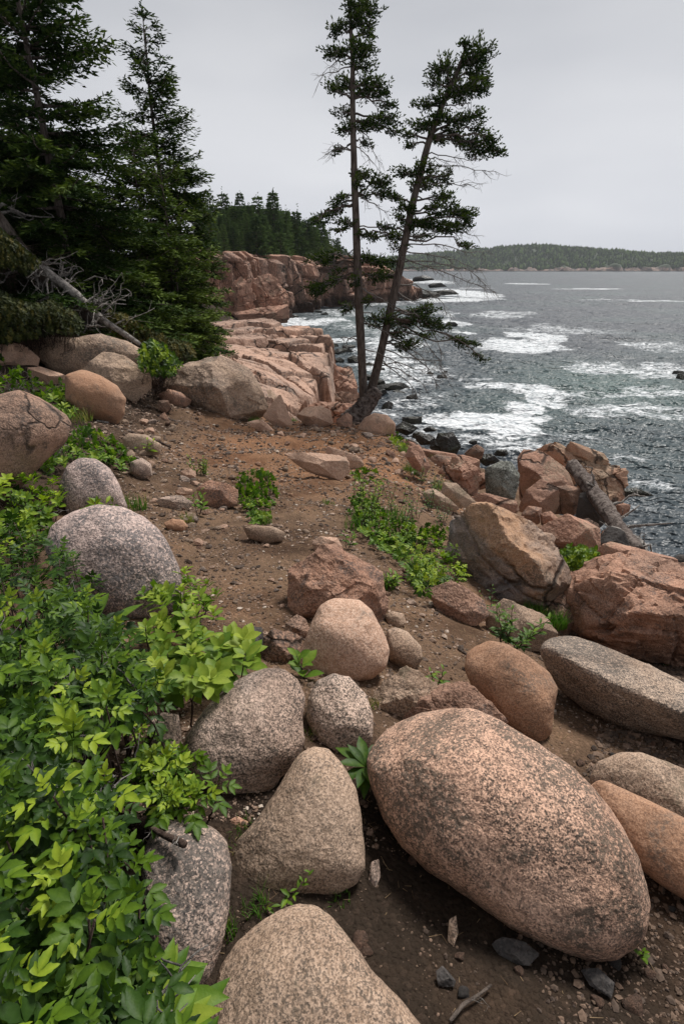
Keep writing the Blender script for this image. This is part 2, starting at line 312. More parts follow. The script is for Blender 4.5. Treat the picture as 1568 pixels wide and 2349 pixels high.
M['juniper'] = leafmat('juniper needles', [(0, (0.012, 0.020, 0.007)), (0.6, (0.042, 0.052, 0.011)), (1, (0.11, 0.09, 0.018))], 0.7, 0.1, 0.2)
def woodmat(name, c1, c2, scale, rough=0.9, stretch=(1, 1, 0.25)):
    m, t, P, N, L = nodes(name); v = objvec(N, L, stretch)
    n = noise(N, L, v, scale, 5, 0.7, 0.5); L(mixn(N, L, ramp2(N, L, n, 0.36, 0.64), c1, c2), P.inputs['Base Color'])
    b = N('ShaderNodeBump'); b.inputs['Strength'].default_value = 0.9; b.inputs['Distance'].default_value = 0.6 / scale; L(n, b.inputs['Height']); L(b.outputs[0], P.inputs['Normal'])
    P.inputs['Roughness'].default_value = rough; P.inputs['Specular IOR Level'].default_value = 0.15; return m
M['bark'] = woodmat('spruce bark', (0.05, 0.038, 0.032), (0.13, 0.105, 0.088), 24)
M['deadwood'] = woodmat('bleached wood', (0.12, 0.105, 0.095), (0.36, 0.33, 0.30), 14, stretch=(1, 1, 1))
M['logbark'] = woodmat('rotting log bark', (0.045, 0.032, 0.028), (0.20, 0.165, 0.145), 12, stretch=(1, 1, 1))
M['twig'] = woodmat('dark twigs', (0.035, 0.022, 0.018), (0.10, 0.07, 0.055), 40)
M['greytwig'] = woodmat('grey twigs', (0.10, 0.09, 0.08), (0.24, 0.22, 0.20), 40)
# ------------------------------------------------------------------ terrain
CP = []
def cp(px, py, z): CP.append(atz(px, py, z))
for px, py, z in [
    (784, 2349, 6.42), (300, 2300, 6.5), (1200, 2300, 6.38), (1500, 2250, 6.30), (1560, 2000, 6.22), (900, 1950, 6.33), (620, 1950, 6.45), (250, 1900, 6.5),
    (1000, 1700, 6.2), (1500, 1700, 6.0), (1300, 1650, 6.05), (700, 1600, 6.4), (300, 1650, 6.5), (40, 1700, 6.6), (560, 1450, 6.28), (1000, 1480, 6.1), (1200, 1500, 5.9),
    (0, 1350, 6.5), (250, 1400, 6.4), (600, 1280, 6.12), (900, 1320, 6.0), (1150, 1400, 5.55), (1330, 1460, 5.3), (1500, 1530, 5.3),
    (0, 1150, 6.45), (300, 1180, 6.15), (550, 1180, 5.95), (800, 1180, 5.75), (960, 1240, 5.75), (1050, 1180, 5.3), 
    (450, 1060, 5.8), (650, 1040, 5.62), (850, 1060, 5.4), (960, 1090, 5.25), (120, 1020, 6.4), (300, 1000, 6.05),
    (360, 950, 5.85), (600, 985, 5.45), (780, 975, 5.25), (880, 985, 5.1), (960, 1030, 4.6), (200, 900, 6.2), (0, 900, 6.5),
    (330, 830, 5.95), (440, 830, 5.6), (150, 800, 6.3), (30, 790, 6.6), (480, 800, 5.4)]: cp(px, py, z)
for w in [(-1.5, -2.5, 6.9), (1.5, -2.5, 6.5), (5, -2, 5.9), (-5, -2, 7.4), (-9, 2, 7.6), (4.5, 1.5, 5.8), (8, 0, 4.5), (14, 0, 2.0), (22, 0, -1.5),
          (5.2, 5.5, 4.4), (4.0, 7.5, 3.9), (6.2, 8.5, 2.4), (7.5, 11, 1.3), (9.5, 13.5, -0.2), (10, 7, 1.6), (12, 10, -0.3), (16, 8, -1.2),
          (3.2, 10.5, 3.4), (5.0, 15, 1.5), (6.5, 19, 0.5), (8.5, 24, -0.7), (2.6, 15, 3.0), (3.4, 21, 1.3), (4.5, 28, -0.3), (0.3, 14, 4.1), (0.6, 18, 2.4), (1.2, 25, 0.6), (2.2, 35, -0.8),
          (-1.5, 20, 2.6), (-3.5, 20, 4.2), (-5, 24, 4.6), (-8, 30, 5.0), (-2, 27, 2.2), (-1.5, 34, -0.3), (-6, 42, 1.5), (-9, 60, 1.0), (-3, 60, -1.6), (-9, 80, -0.9), (-18, 75, 5),
          (-10, 20, 6.6), (-15, 22, 7.2), (-25, 28, 8), (-14, 40, 6.3), (-25, 60, 7.8), (-40, 80, 9), (-60, 40, 10), (-30, 5, 9), (-30, 95, 8.5), (-45, 130, 10), (0, 130, -3), (30, 60, -3), (30, 20, -3), (40, 110, -4)]:
    CP.append(np.array(w, float))
CP = np.array(CP)
def _tps(r2): return 0.5 * r2 * np.log(r2 + 1e-9)
def _warp(xy):   # sqrt-like compression so near and far points carry comparable spacing
    r = np.sqrt((xy ** 2).sum(-1)) + 1e-6; s = np.log1p(r / 2.0) / r * 6
    return xy * s[..., None]
_c2 = _warp(CP[:, :2]); _n = len(CP)
_K = _tps(((_c2[:, None] - _c2[None]) ** 2).sum(-1)) + np.eye(_n) * 0.25
_P = np.c_[np.ones(_n), _c2]
_w = np.linalg.solve(np.block([[_K, _P], [_P.T, np.zeros((3, 3))]]), np.r_[CP[:, 2], np.zeros(3)])
def hbase(x, y):
    x = np.atleast_1d(np.asarray(x, float)); y = np.atleast_1d(np.asarray(y, float)); q = _warp(np.c_[x, y]); out = np.empty(len(x))
    for s in range(0, len(x), 40000):
        d = _tps(((q[s:s + 40000, None] - _c2[None]) ** 2).sum(-1)); out[s:s + 40000] = d @ _w[:_n] + _w[_n] + q[s:s + 40000] @ _w[_n + 1:]
    return np.clip(out, -3.5, 13)
def hdet(x, y):
    p = np.c_[x, y, np.zeros(len(x))]; r = np.hypot(x, y)
    d = fbm(p * 0.9, 4) * 0.10 + fbm(p * 5, 3) * 0.022 + fbm(p * 28, 2, ridge=True) * 0.006 * (r < 9)
    return d * np.clip(r / 5, 0.45, 3)
def height(x, y):
    x = np.atleast_1d(np.asarray(x, float)); y = np.atleast_1d(np.asarray(y, float)); return hbase(x, y) + hdet(x, y)
def ground(px, py, tmax=70):
    d = ray(px, py); t = np.geomspace(0.4, tmax, 260); P = CAM + d * t[:, None]
    g = hbase(P[:, 0], P[:, 1]) - P[:, 2]; k = np.argmax(g > 0)
    if g[k] <= 0: return None
    a, b = t[max(k - 1, 0)], t[k]
    for _ in range(10):
        m = (a + b) / 2; Q = CAM + d * m
        if hbase(Q[0], Q[1])[0] > Q[2]: b = m
        else: a = m
    return CAM + d * b
# trapezoid grid, finer towards the viewer's end of the path
yy = np.concatenate([np.linspace(-3, 0, 40), np.linspace(0.02, 4, 330), np.geomspace(4.02, 125, 300)]); uu = np.linspace(-1, 1, 560); uu = np.sign(uu) * np.abs(uu) ** 1.25
hw = 4.5 + np.clip(yy, 0, None) * 0.62
X = uu[None] * hw[:, None]; Y = np.repeat(yy[:, None], len(uu), 1)
xs, ys = X.ravel(), Y.ravel(); zs = height(xs, ys)
nr, nc = len(yy), len(uu); i = np.arange(nr - 1)[:, None] * nc; j = np.arange(nc - 1)[None]
F = np.stack([i + j, i + j + 1, i + nc + j + 1, i + nc + j], -1).reshape(-1, 4)
keep = ~((zs < -1.2)[F].all(1)); F = F[keep]
# where the ground is orange trodden soil (1), brown gravelly soil (.5) or dark humus (0)
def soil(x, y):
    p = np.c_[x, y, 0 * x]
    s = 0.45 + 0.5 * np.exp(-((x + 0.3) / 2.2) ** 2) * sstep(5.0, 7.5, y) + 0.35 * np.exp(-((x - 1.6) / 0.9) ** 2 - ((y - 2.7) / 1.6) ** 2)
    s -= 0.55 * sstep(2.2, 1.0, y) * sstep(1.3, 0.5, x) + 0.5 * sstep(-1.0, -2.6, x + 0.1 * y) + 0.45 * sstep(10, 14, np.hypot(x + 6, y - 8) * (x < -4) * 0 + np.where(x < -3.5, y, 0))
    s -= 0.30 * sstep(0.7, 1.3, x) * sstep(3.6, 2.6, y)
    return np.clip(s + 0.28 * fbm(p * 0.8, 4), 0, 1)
def groundmat():
    m, t, P, N, L = nodes('dirt and gravel'); v = objvec(N, L, world=True)
    a = N('ShaderNodeAttribute'); a.attribute_name = 'soil'
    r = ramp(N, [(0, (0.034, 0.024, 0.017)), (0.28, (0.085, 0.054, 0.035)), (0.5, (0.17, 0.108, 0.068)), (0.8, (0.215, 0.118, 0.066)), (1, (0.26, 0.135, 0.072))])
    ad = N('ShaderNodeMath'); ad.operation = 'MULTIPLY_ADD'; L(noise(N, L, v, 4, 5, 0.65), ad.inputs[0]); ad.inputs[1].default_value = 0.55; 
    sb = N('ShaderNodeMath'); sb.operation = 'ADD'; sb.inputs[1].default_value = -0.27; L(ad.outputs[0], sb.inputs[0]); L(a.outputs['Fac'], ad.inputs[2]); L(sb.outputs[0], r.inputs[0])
    col = r.outputs[0]
    vc = voro(N, L, v, 62, 'F1', 1); bw = N('ShaderNodeRGBToBW'); L(vc, bw.inputs[0])
    col = mixn(N, L, ramp2(N, L, bw.outputs[0], 0.62, 0.9, 0, 0.55), col, mul_(N, L, col, (1.9, 1.85, 1.9)))
    col = mixn(N, L, ramp2(N, L, noise(N, L, v, 120, 2, 0.7), 0.5, 0.3, 0, 0.7), col, mul_(N, L, col, (0.42, 0.40, 0.4)))
    # damp patches, darkened further to paint in shade of an unmodelled hollow
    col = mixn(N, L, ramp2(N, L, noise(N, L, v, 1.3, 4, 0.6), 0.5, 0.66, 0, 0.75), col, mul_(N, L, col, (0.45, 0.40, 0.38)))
    L(col, P.inputs['Base Color']); P.inputs['Roughness'].default_value = 0.95; P.inputs['Specular IOR Level'].default_value = 0.12
    b = N('ShaderNodeBump'); b.inputs['Strength'].default_value = 0.9; b.inputs['Distance'].default_value = 0.012; L(noise(N, L, v, 70, 4, 0.7), b.inputs['Height'])
    b2 = N('ShaderNodeBump'); b2.invert = True; b2.inputs['Strength'].default_value = 0.6; b2.inputs['Distance'].default_value = 0.012; L(voro(N, L, v, 62), b2.inputs['Height']); L(b.outputs[0], b2.inputs['Normal'])
    L(b2.outputs[0], P.inputs['Normal']); return m
M['ground'] = groundmat()
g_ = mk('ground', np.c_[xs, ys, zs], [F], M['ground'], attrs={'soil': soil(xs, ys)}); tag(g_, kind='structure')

# ------------------------------------------------------------------ sea
FOAM = [(1190, 798, 92, 15, 1.2), (1232, 780, 42, 15, 1), (1085, 876, 55, 5, .5), (1150, 893, 75, 9, .85), (1235, 905, 62, 15, 1), (1250, 925, 40, 14, 1), (1195, 944, 50, 12, 1.1), (1135, 968, 120, 17, 1.25), (1075, 978, 95, 19, 1.3), (1165, 998, 60, 18, 1.05), (1010, 965, 40, 14, .7), (1060, 1020, 90, 16, .5),
        (1430, 850, 100, 9, .56), (1390, 915, 140, 9, .46), (1500, 908, 80, 10, .54), (1550, 850, 50, 14, .62), (1510, 872, 60, 8, .5), (1340, 850, 60, 10, .6), (1440, 950, 130, 16, .5),
        (1205, 651, 50, 1.1, .75), (1345, 663, 75, 1.2, .85), (1400, 688, 60, 1.0, .55), (1480, 693, 90, 1.3, .8), (1095, 662, 45, 1.5, .5), (1062, 672, 52, 10, 1.1), (1000, 690, 70, 6, 1), (1060, 688, 60, 4, 1), (975, 645, 50, 5, .8),
        (1130, 725, 60, 7, .5), (1170, 722, 50, 7, .5), (1045, 744, 25, 9, .8), (1055, 765, 32, 4, .9), (1020, 720, 20, 9, .5), (1290, 760, 120, 14, .42), (1500, 800, 80, 16, .4),
        (705, 698, 50, 13, 1.8), (755, 686, 60, 5, 1.2), (690, 745, 70, 8, 1), (740, 740, 60, 5, .9), (770, 784, 70, 6, 1), (660, 735, 30, 10, 1), (850, 695, 110, 8, .45), (780, 720, 90, 14, .4), (830, 755, 90, 16, .38),
        (900, 770, 80, 25, .42), (880, 830, 70, 45, .62), (960, 860, 90, 30, .5), (900, 800, 70, 12, .85), (920, 880, 70, 20, .6), (950, 925, 80, 22, .42), (870, 960, 90, 20, .45), (960, 1000, 60, 20, .5), (1180, 1035, 80, 20, .5), (1290, 1010, 110, 14, .42), (1400, 1060, 90, 12, .4), (1500, 1120, 60, 20, .38), (1480, 1180, 60, 20, .3)]
pys = np.concatenate([np.arange(1330, 700, -1.15), np.arange(700, 640, -0.45), np.arange(640, 619.7, -0.35)])
yr = np.array([atz(784, p, 0.0)[1] for p in pys]); yr = np.concatenate([[-20, -5, 5], yr])
us = np.linspace(0, 1, 760); xl = -0.50 * np.abs(yr) - 4; xr_ = 0.78 * np.abs(yr) + 6
X = xl[:, None] + (xr_ - xl)[:, None] * us[None]; Y = np.repeat(yr[:, None], len(us), 1)
xs, ys = X.ravel(), Y.ravel(); r = np.hypot(xs, ys)
p = np.c_[xs, ys, np.zeros_like(xs)]
rot = lambda a: np.c_[xs * math.cos(a) + ys * math.sin(a), -xs * math.sin(a) + ys * math.cos(a), 0 * xs]
z = 0.42 * fbm(rot(0.15) * [0.035, 0.10, 1], 2) * sstep(15, 40, r)
z += 0.30 * fbm(rot(-0.25) * [0.16, 0.34, 1] + 3, 3, ridge=True) * sstep(10, 22, r) * sstep(400, 120, r)
z += 0.14 * fbm(rot(0.35) * [0.55, 1.15, 1] + 9, 3, ridge=True) * sstep(140, 50, r)
z += 0.055 * fbm(rot(-0.1) * [1.9, 3.4, 1] + 29, 2, ridge=True) * sstep(60, 22, r)
z += 1.1 * np.exp(-((xs + 9.5) / 5) ** 2 - ((ys - 131) / 2.2) ** 2) + 0.5 * np.exp(-((xs - 17) / 10) ** 2 - ((ys - 70) / 2) ** 2) * 0.4
foam = np.zeros_like(xs)
wx = 2.2 * fbm(p * 0.16 + 5, 4) * np.clip(r / 40, 0.5, 3); wy = 2.2 * fbm(p * 0.16 + 50, 4) * np.clip(r / 40, 0.5, 3)
for cx, cy, rx, ry, s in FOAM:
    c = atz(cx, cy, 0.0); d = np.linalg.norm(c - CAM); RX = rx * d / FPX; RY = max(ry * d * d / (8 * FPX), 0.5)
    wf = min(1.0, RY / 2.5)
    q = ((xs - c[0] + wx * wf) / RX) ** 2 + ((ys - c[1] + wy * wf) / RY) ** 2
    foam = np.maximum(foam, s * np.clip(1.25 - q, 0, 1.0) ** 0.7)
f1 = fbm(rot(0.1) * [0.38, 0.85, 1] + 70, 5, 0.62, ridge=True); f2 = fbm(rot(-0.2) * [1.1, 2.2, 1] + 90, 4, 0.65, ridge=True)
streak = sstep(0.15, 0.65, fbm(rot(0.08) * [0.05, 0.16, 1] + 33, 3)) * sstep(0.1, 0.6, f2) * 0.35 * sstep(200, 60, r)
fa = foam * 0.86 + 0.85 * (f1 + 0.55 * f2 - 0.35) * sstep(0.02, 0.5, foam) * (1 - 0.35 * foam) + streak - 0.12
green = np.clip(fbm(p * 0.05 + 8, 2) * 1.5 + 0.2, 0, 1) * 0.5
for cx, cy, rx, ry, s in [(1400, 890, 220, 60, 1.0), (1200, 940, 200, 60, .6), (830, 740, 120, 40, .7)]:
    c = atz(cx, cy, 0.0); d = np.linalg.norm(c - CAM); green = np.maximum(green, s * np.exp(-((xs - c[0]) / (rx * d / FPX)) ** 2 - ((ys - c[1]) / (ry * d * d / 8 / FPX)) ** 2))
nr, nc = len(yr), len(us); i = np.arange(nr - 1)[:, None] * nc; j = np.arange(nc - 1)[None]
F = np.stack([i + j, i + j + 1, i + nc + j + 1, i + nc + j], -1).reshape(-1, 4)
def seamat():
    m, t, P, N, L = nodes('sea water'); v = objvec(N, L, world=True)
    a = N('ShaderNodeAttribute'); a.attribute_name = 'foam'; g = N('ShaderNodeAttribute'); g.attribute_name = 'green'
    mpp = N('ShaderNodeMapping'); mpp.inputs['Scale'].default_value = (0.6, 1.0, 1); mpp.inputs['Rotation'].default_value = (0, 0, 0.2); L(v, mpp.inputs[0]); v2 = mpp.outputs[0]
    n1 = noise(N, L, v2, 3.4, 4, 0.7, 0.8); n2 = noise(N, L, v2, 0.9, 3, 0.6, 0.4)
    ad = N('ShaderNodeMath'); ad.operation = 'MULTIPLY_ADD'; L(n1, ad.inputs[0]); ad.inputs[1].default_value = 0.9; L(a.outputs['Fac'], ad.inputs[2])
    w3 = N('ShaderNodeMath'); w3.operation = 'SUBTRACT'; w3.inputs[1].default_value = 0.5; L(noise(N, L, v2, 1.5, 4, 0.65, 1.2), w3.inputs[0])
    w4 = N('ShaderNodeMath'); w4.operation = 'ABSOLUTE'; L(w3.outputs[0], w4.inputs[0]); w5 = N('ShaderNodeMath'); w5.operation = 'MULTIPLY_ADD'; L(w4.outputs[0], w5.inputs[0]); w5.inputs[1].default_value = -4.2; L(ad.outputs[0], w5.inputs[2])
    f = ramp2(N, L, w5.outputs[0], 0.58, 1.26)
    water = mixn(N, L, g.outputs['Fac'], (0.024, 0.033, 0.044), (0.045, 0.085, 0.08))
    # far choppy water with small whitecap fleck
    fd = N('ShaderNodeBsdfDiffuse'); L(mixn(N, L, ramp2(N, L, n1, 0.35, 0.62), (0.50, 0.54, 0.56), (0.78, 0.79, 0.80)), fd.inputs[0])
    L(water, P.inputs['Base Color']); P.inputs['Roughness'].default_value = 0.42; P.inputs['IOR'].default_value = 1.36
    b = N('ShaderNodeBump'); b.inputs['Strength'].default_value = 1.0; b.inputs['Distance'].default_value = 0.22; L(noise(N, L, v2, 2.4, 3, 0.6), b.inputs['Height'])
    b2 = N('ShaderNodeBump'); b2.inputs['Strength'].default_value = 1.0; b2.inputs['Distance'].default_value = 0.9; L(n2, b2.inputs['Height']); L(b.outputs[0], b2.inputs['Normal'])
    L(b2.outputs[0], P.inputs['Normal']); L(b2.outputs[0], fd.inputs['Normal'])
    ms = N('ShaderNodeMixShader'); L(f, ms.inputs[0]); L(P.outputs[0], ms.inputs[1]); L(fd.outputs[0], ms.inputs[2]); L(ms.outputs[0], t.nodes['Material Output'].inputs[0]); return m
M['sea'] = seamat()
tag(mk('sea_water', np.c_[xs, ys, z], [F], M['sea'], attrs={'foam': fa, 'green': green}), kind='structure')

# ------------------------------------------------------------------ cliffs
def cliff(name, pts, depth_back, res, seed, blk, amp):
    """pts: list of (x, y, ztop) going along the face, sea on the right of the travel direction"""
    P = np.array(pts, float); s = np.r_[0, np.cumsum(np.linalg.norm(np.diff(P[:, :2], axis=0), axis=1))]
    t = np.arange(0, s[-1], res); Q = np.c_[np.interp(t, s, P[:, 0]), np.interp(t, s, P[:, 1]), np.interp(t, s, P[:, 2])]
    T = np.gradient(Q[:, :2], axis=0); T = np.array([np.convolve(np.pad(T[:, k], 8, 'edge'), np.ones(17) / 17, 'valid') for k in (0, 1)]).T
    T /= np.linalg.norm(T, axis=1)[:, None]; Nn = np.c_[T[:, 1], -T[:, 0]]
    d0, _, id0 = cells(np.c_[Q[:, :2] / (blk * 2.2), 0 * t] + seed); top = Q[:, 2] + ((id0 % 7) - 3) * 0.22 * blk * 0.5 + 0.5 * fbm(np.c_[Q[:, :2] * 0.25, 0 * t] + seed, 3)
    m = int(12 / res); hs_ = np.linspace(0, 1, m); V = []
    for h in hs_:
        zz = -1 + (top + 1) * h
        p3 = np.c_[Q[:, :2] + 0, zz]
        hh, ed, tl = joints(p3, (blk, blk * 1.2, blk * 2.3), seed, 0.35, 0.06); off = (hh - 0.5) * amp * 1.3 + tl * amp * 0.8 - 0.35 * amp * sstep(0.06, 0.0, ed)
        hh, ed, tl = joints(p3, (blk * 3.5, blk * 4, blk * 9), seed + 5, 0.6, 0.1); off += (hh - 0.5) * amp * 3.4 - 1.2 * amp * sstep(0.03, 0, ed)
        hh, ed, tl = joints(p3, (blk * .4, blk * .5, blk * .8), seed + 9, 0.35, 0.06); off += (hh - 0.5) * amp * 0.3
        off += 0.25 * fbm(p3 * 0.8, 3) + (1 - h) * 1.6 - 0.6
        off -= 0.9 * amp * max(0, h - 0.93) / 0.07
        V.append(np.c_[Q[:, :2] + Nn * off[:, None], zz + (0.0)])
    back = int(depth_back / (res * 2.5))
    bx = V[-1].copy()
    for k in range(1, back + 1):
        q = bx[:, :2] - Nn * (k * res * 2.5); zz = top + 0.04 * k * res + 0.5 * fbm(np.c_[q * 0.3, 0 * t], 3) * min(1, k / 3)
        V.append(np.c_[q, zz])
    V = np.array(V); nr, nc = V.shape[:2]; i = np.arange(nr - 1)[:, None] * nc; j = np.arange(nc - 1)[None]
    F = np.stack([i + j, i + j + 1, i + nc + j + 1, i + nc + j], -1).reshape(-1, 4)
    return tag(mk(name, V.reshape(-1, 3), [F], M['cliff'], smooth=True, sharp=38), kind='structure')
def cx_(px, y): return (px - CX) / FPX * y / (math.cos(PITCH)) * 1.0
def onz(px, py, y):
    q = aty(px, py, y); return (q[0], q[1], q[2])
cl1 = [(-34, 70, 9.5), onz(470, 575, 84), onz(510, 582, 90), onz(560, 592, 96), onz(600, 584, 99), onz(640, 590, 104), onz(672, 598, 112), onz(705, 598, 124), onz(712, 600, 150)]
cliff('cliff', cl1, 9, 0.17, 3.0, 1.7, 1.35)
cl2 = [onz(690, 596, 150), onz(716, 594, 128), onz(740, 603, 131), onz(800, 600, 142), onz(860, 607, 150), onz(905, 625, 156), onz(945, 648, 160), onz(985, 668, 166), onz(1005, 679, 172), (24, 195, -0.8)]
cliff('cliff', cl2, 10, 0.26, 9.0, 2.1, 1.4)
# the wooded back of the shore behind the cliffs
def patch(name, x0, x1, y0, y1, fn, n, mat):
    a = np.linspace(x0, x1, n); b = np.linspace(y0, y1, n); X, Y = np.meshgrid(a, b); Z = fn(X.ravel(), Y.ravel())
    i = np.arange(n - 1)[:, None] * n; j = np.arange(n - 1)[None]; F = np.stack([i + j, i + j + 1, i + n + j + 1, i + n + j], -1).reshape(-1, 4)
    return tag(mk(name, np.c_[X.ravel(), Y.ravel(), Z], [F], mat), kind='structure')
def shore_h(x, y):   # plateau behind the two cliff lines
    c = np.array([q[:2] for q in cl1[1:7]] + [q[:2] for q in cl2[2:7]]); xb = np.interp(y, c[:, 1], c[:, 0], left=-26, right=10)
    ins = np.clip((xb - x - 3) / 6, -1, 1)
    return 9.0 * sstep(-0.2, 0.6, ins) - 3 + np.clip(xb - x, 0, 60) * 0.03 + fbm(np.c_[x * 0.1, y * 0.1, 0 * x], 3) * 0.6 + 2.4 * sstep(0, 1, ins) - 1.5 * sstep(135, 160, y)
patch('hill', -90, 24, 84, 330, shore_h, 200, M['ground'])
# pebble cove under the cleft
def cove(x, y): return -1.0 + 2.1 * np.exp(-((x + 6) / 13) ** 2 - ((y - 143) / 12) ** 2) + 0.5 * fbm(np.c_[x * 0.5, y * 0.5, 0 * x], 3)
patch('beach', -30, 14, 122, 152, cove, 110, M['cliff'])
# the far wooded headland across the water
def far_h(x, y):
    u = x / 1.6; prof = np.interp(u, [-150, 30, 90, 152, 222, 293, 356, 434, 504, 552, 800], [10, 20, 33, 41, 51, 60, 66, 58, 50, 44, 40])
    rk = np.interp(u, [0, 150, 260, 380, 440, 552], [5, 6, 7, 10, 16, 15]) * (0.8 + 0.35 * np.sin(u * 0.11) * np.sin(u * 0.037 + 1))
    s_ = y + 10 * np.sin(u * 0.09) + 9 * np.sin(u * 0.23) - 1600
    return -2 + rk * sstep(-14, 12, s_) + (prof - rk) * sstep(10, 230, s_) ** 0.8
def farmat():
    m, t, P, N, L = nodes('far headland'); v = objvec(N, L, world=True); g = N('ShaderNodeNewGeometry'); s = N('ShaderNodeSeparateXYZ'); L(g.outputs['Position'], s.inputs[0])
    ad = N('ShaderNodeMath'); ad.operation = 'MULTIPLY_ADD'; L(noise(N, L, v, 0.07, 4, 0.7), ad.inputs[0]); ad.inputs[1].default_value = 14; L(s.outputs[2], ad.inputs[2])
    n = noise(N, L, v, 0.09, 5, 0.75)
    rock = mixn(N, L, ramp2(N, L, n, 0.45, 0.6), (0.06, 0.048, 0.045), (0.30, 0.205, 0.16))
    rock = mixn(N, L, ramp2(N, L, s.outputs[2], 1.0, 3.0), (0.03, 0.028, 0.028), rock)
    L(mixn(N, L, ramp2(N, L, ad.outputs[0], 16.0, 19.0), rock, (0.03, 0.05, 0.02)), P.inputs['Base Color']); P.inputs['Roughness'].default_value = 0.95; return m
M['far'] = farmat()
a = np.linspace(-150, 1350, 800); b = np.r_[np.linspace(1575, 1640, 40), np.linspace(1650, 1900, 30)]; X, Y = np.meshgrid(a, b); xx, y_ = X.ravel(), Y.ravel()
Z = far_h(xx, y_) + 3.0 * fbm(np.c_[xx * 0.05, y_ * 0.05, 0 * xx], 4, ridge=True) * sstep(1585, 1600, y_)
i = np.arange(len(b) - 1)[:, None] * len(a); j = np.arange(len(a) - 1)[None]; n = len(a)
tag(mk('headland', np.c_[xx, y_, Z], [np.stack([i + j, i + j + 1, i + n + j + 1, i + n + j], -1).reshape(-1, 4)], M['far']), kind='structure')

# thin sea haze
hb = bmesh.new(); bmesh.ops.create_cube(hb, size=1); hm = bpy.data.meshes.new('haze'); hb.to_mesh(hm); hb.free(); ho = bpy.data.objects.new('haze', hm); root_col.objects.link(ho)
ho.scale = (4900, 4900, 100); ho.location = (0, 0, 45.3); tag(ho, 'thin pale sea haze', None, kind='stuff')
m = bpy.data.materials.new('haze'); m.use_nodes = True; t = m.node_tree; t.nodes.clear(); oo = t.nodes.new('ShaderNodeOutputMaterial'); pv = t.nodes.new('ShaderNodeVolumePrincipled')
pv.inputs['Color'].default_value = (0.93, 0.95, 1, 1); pv.inputs['Density'].default_value = 0.00009; pv.inputs['Anisotropy'].default_value = 0.0; t.links.new(pv.outputs[0], oo.inputs['Volume']); hm.materials.append(m)
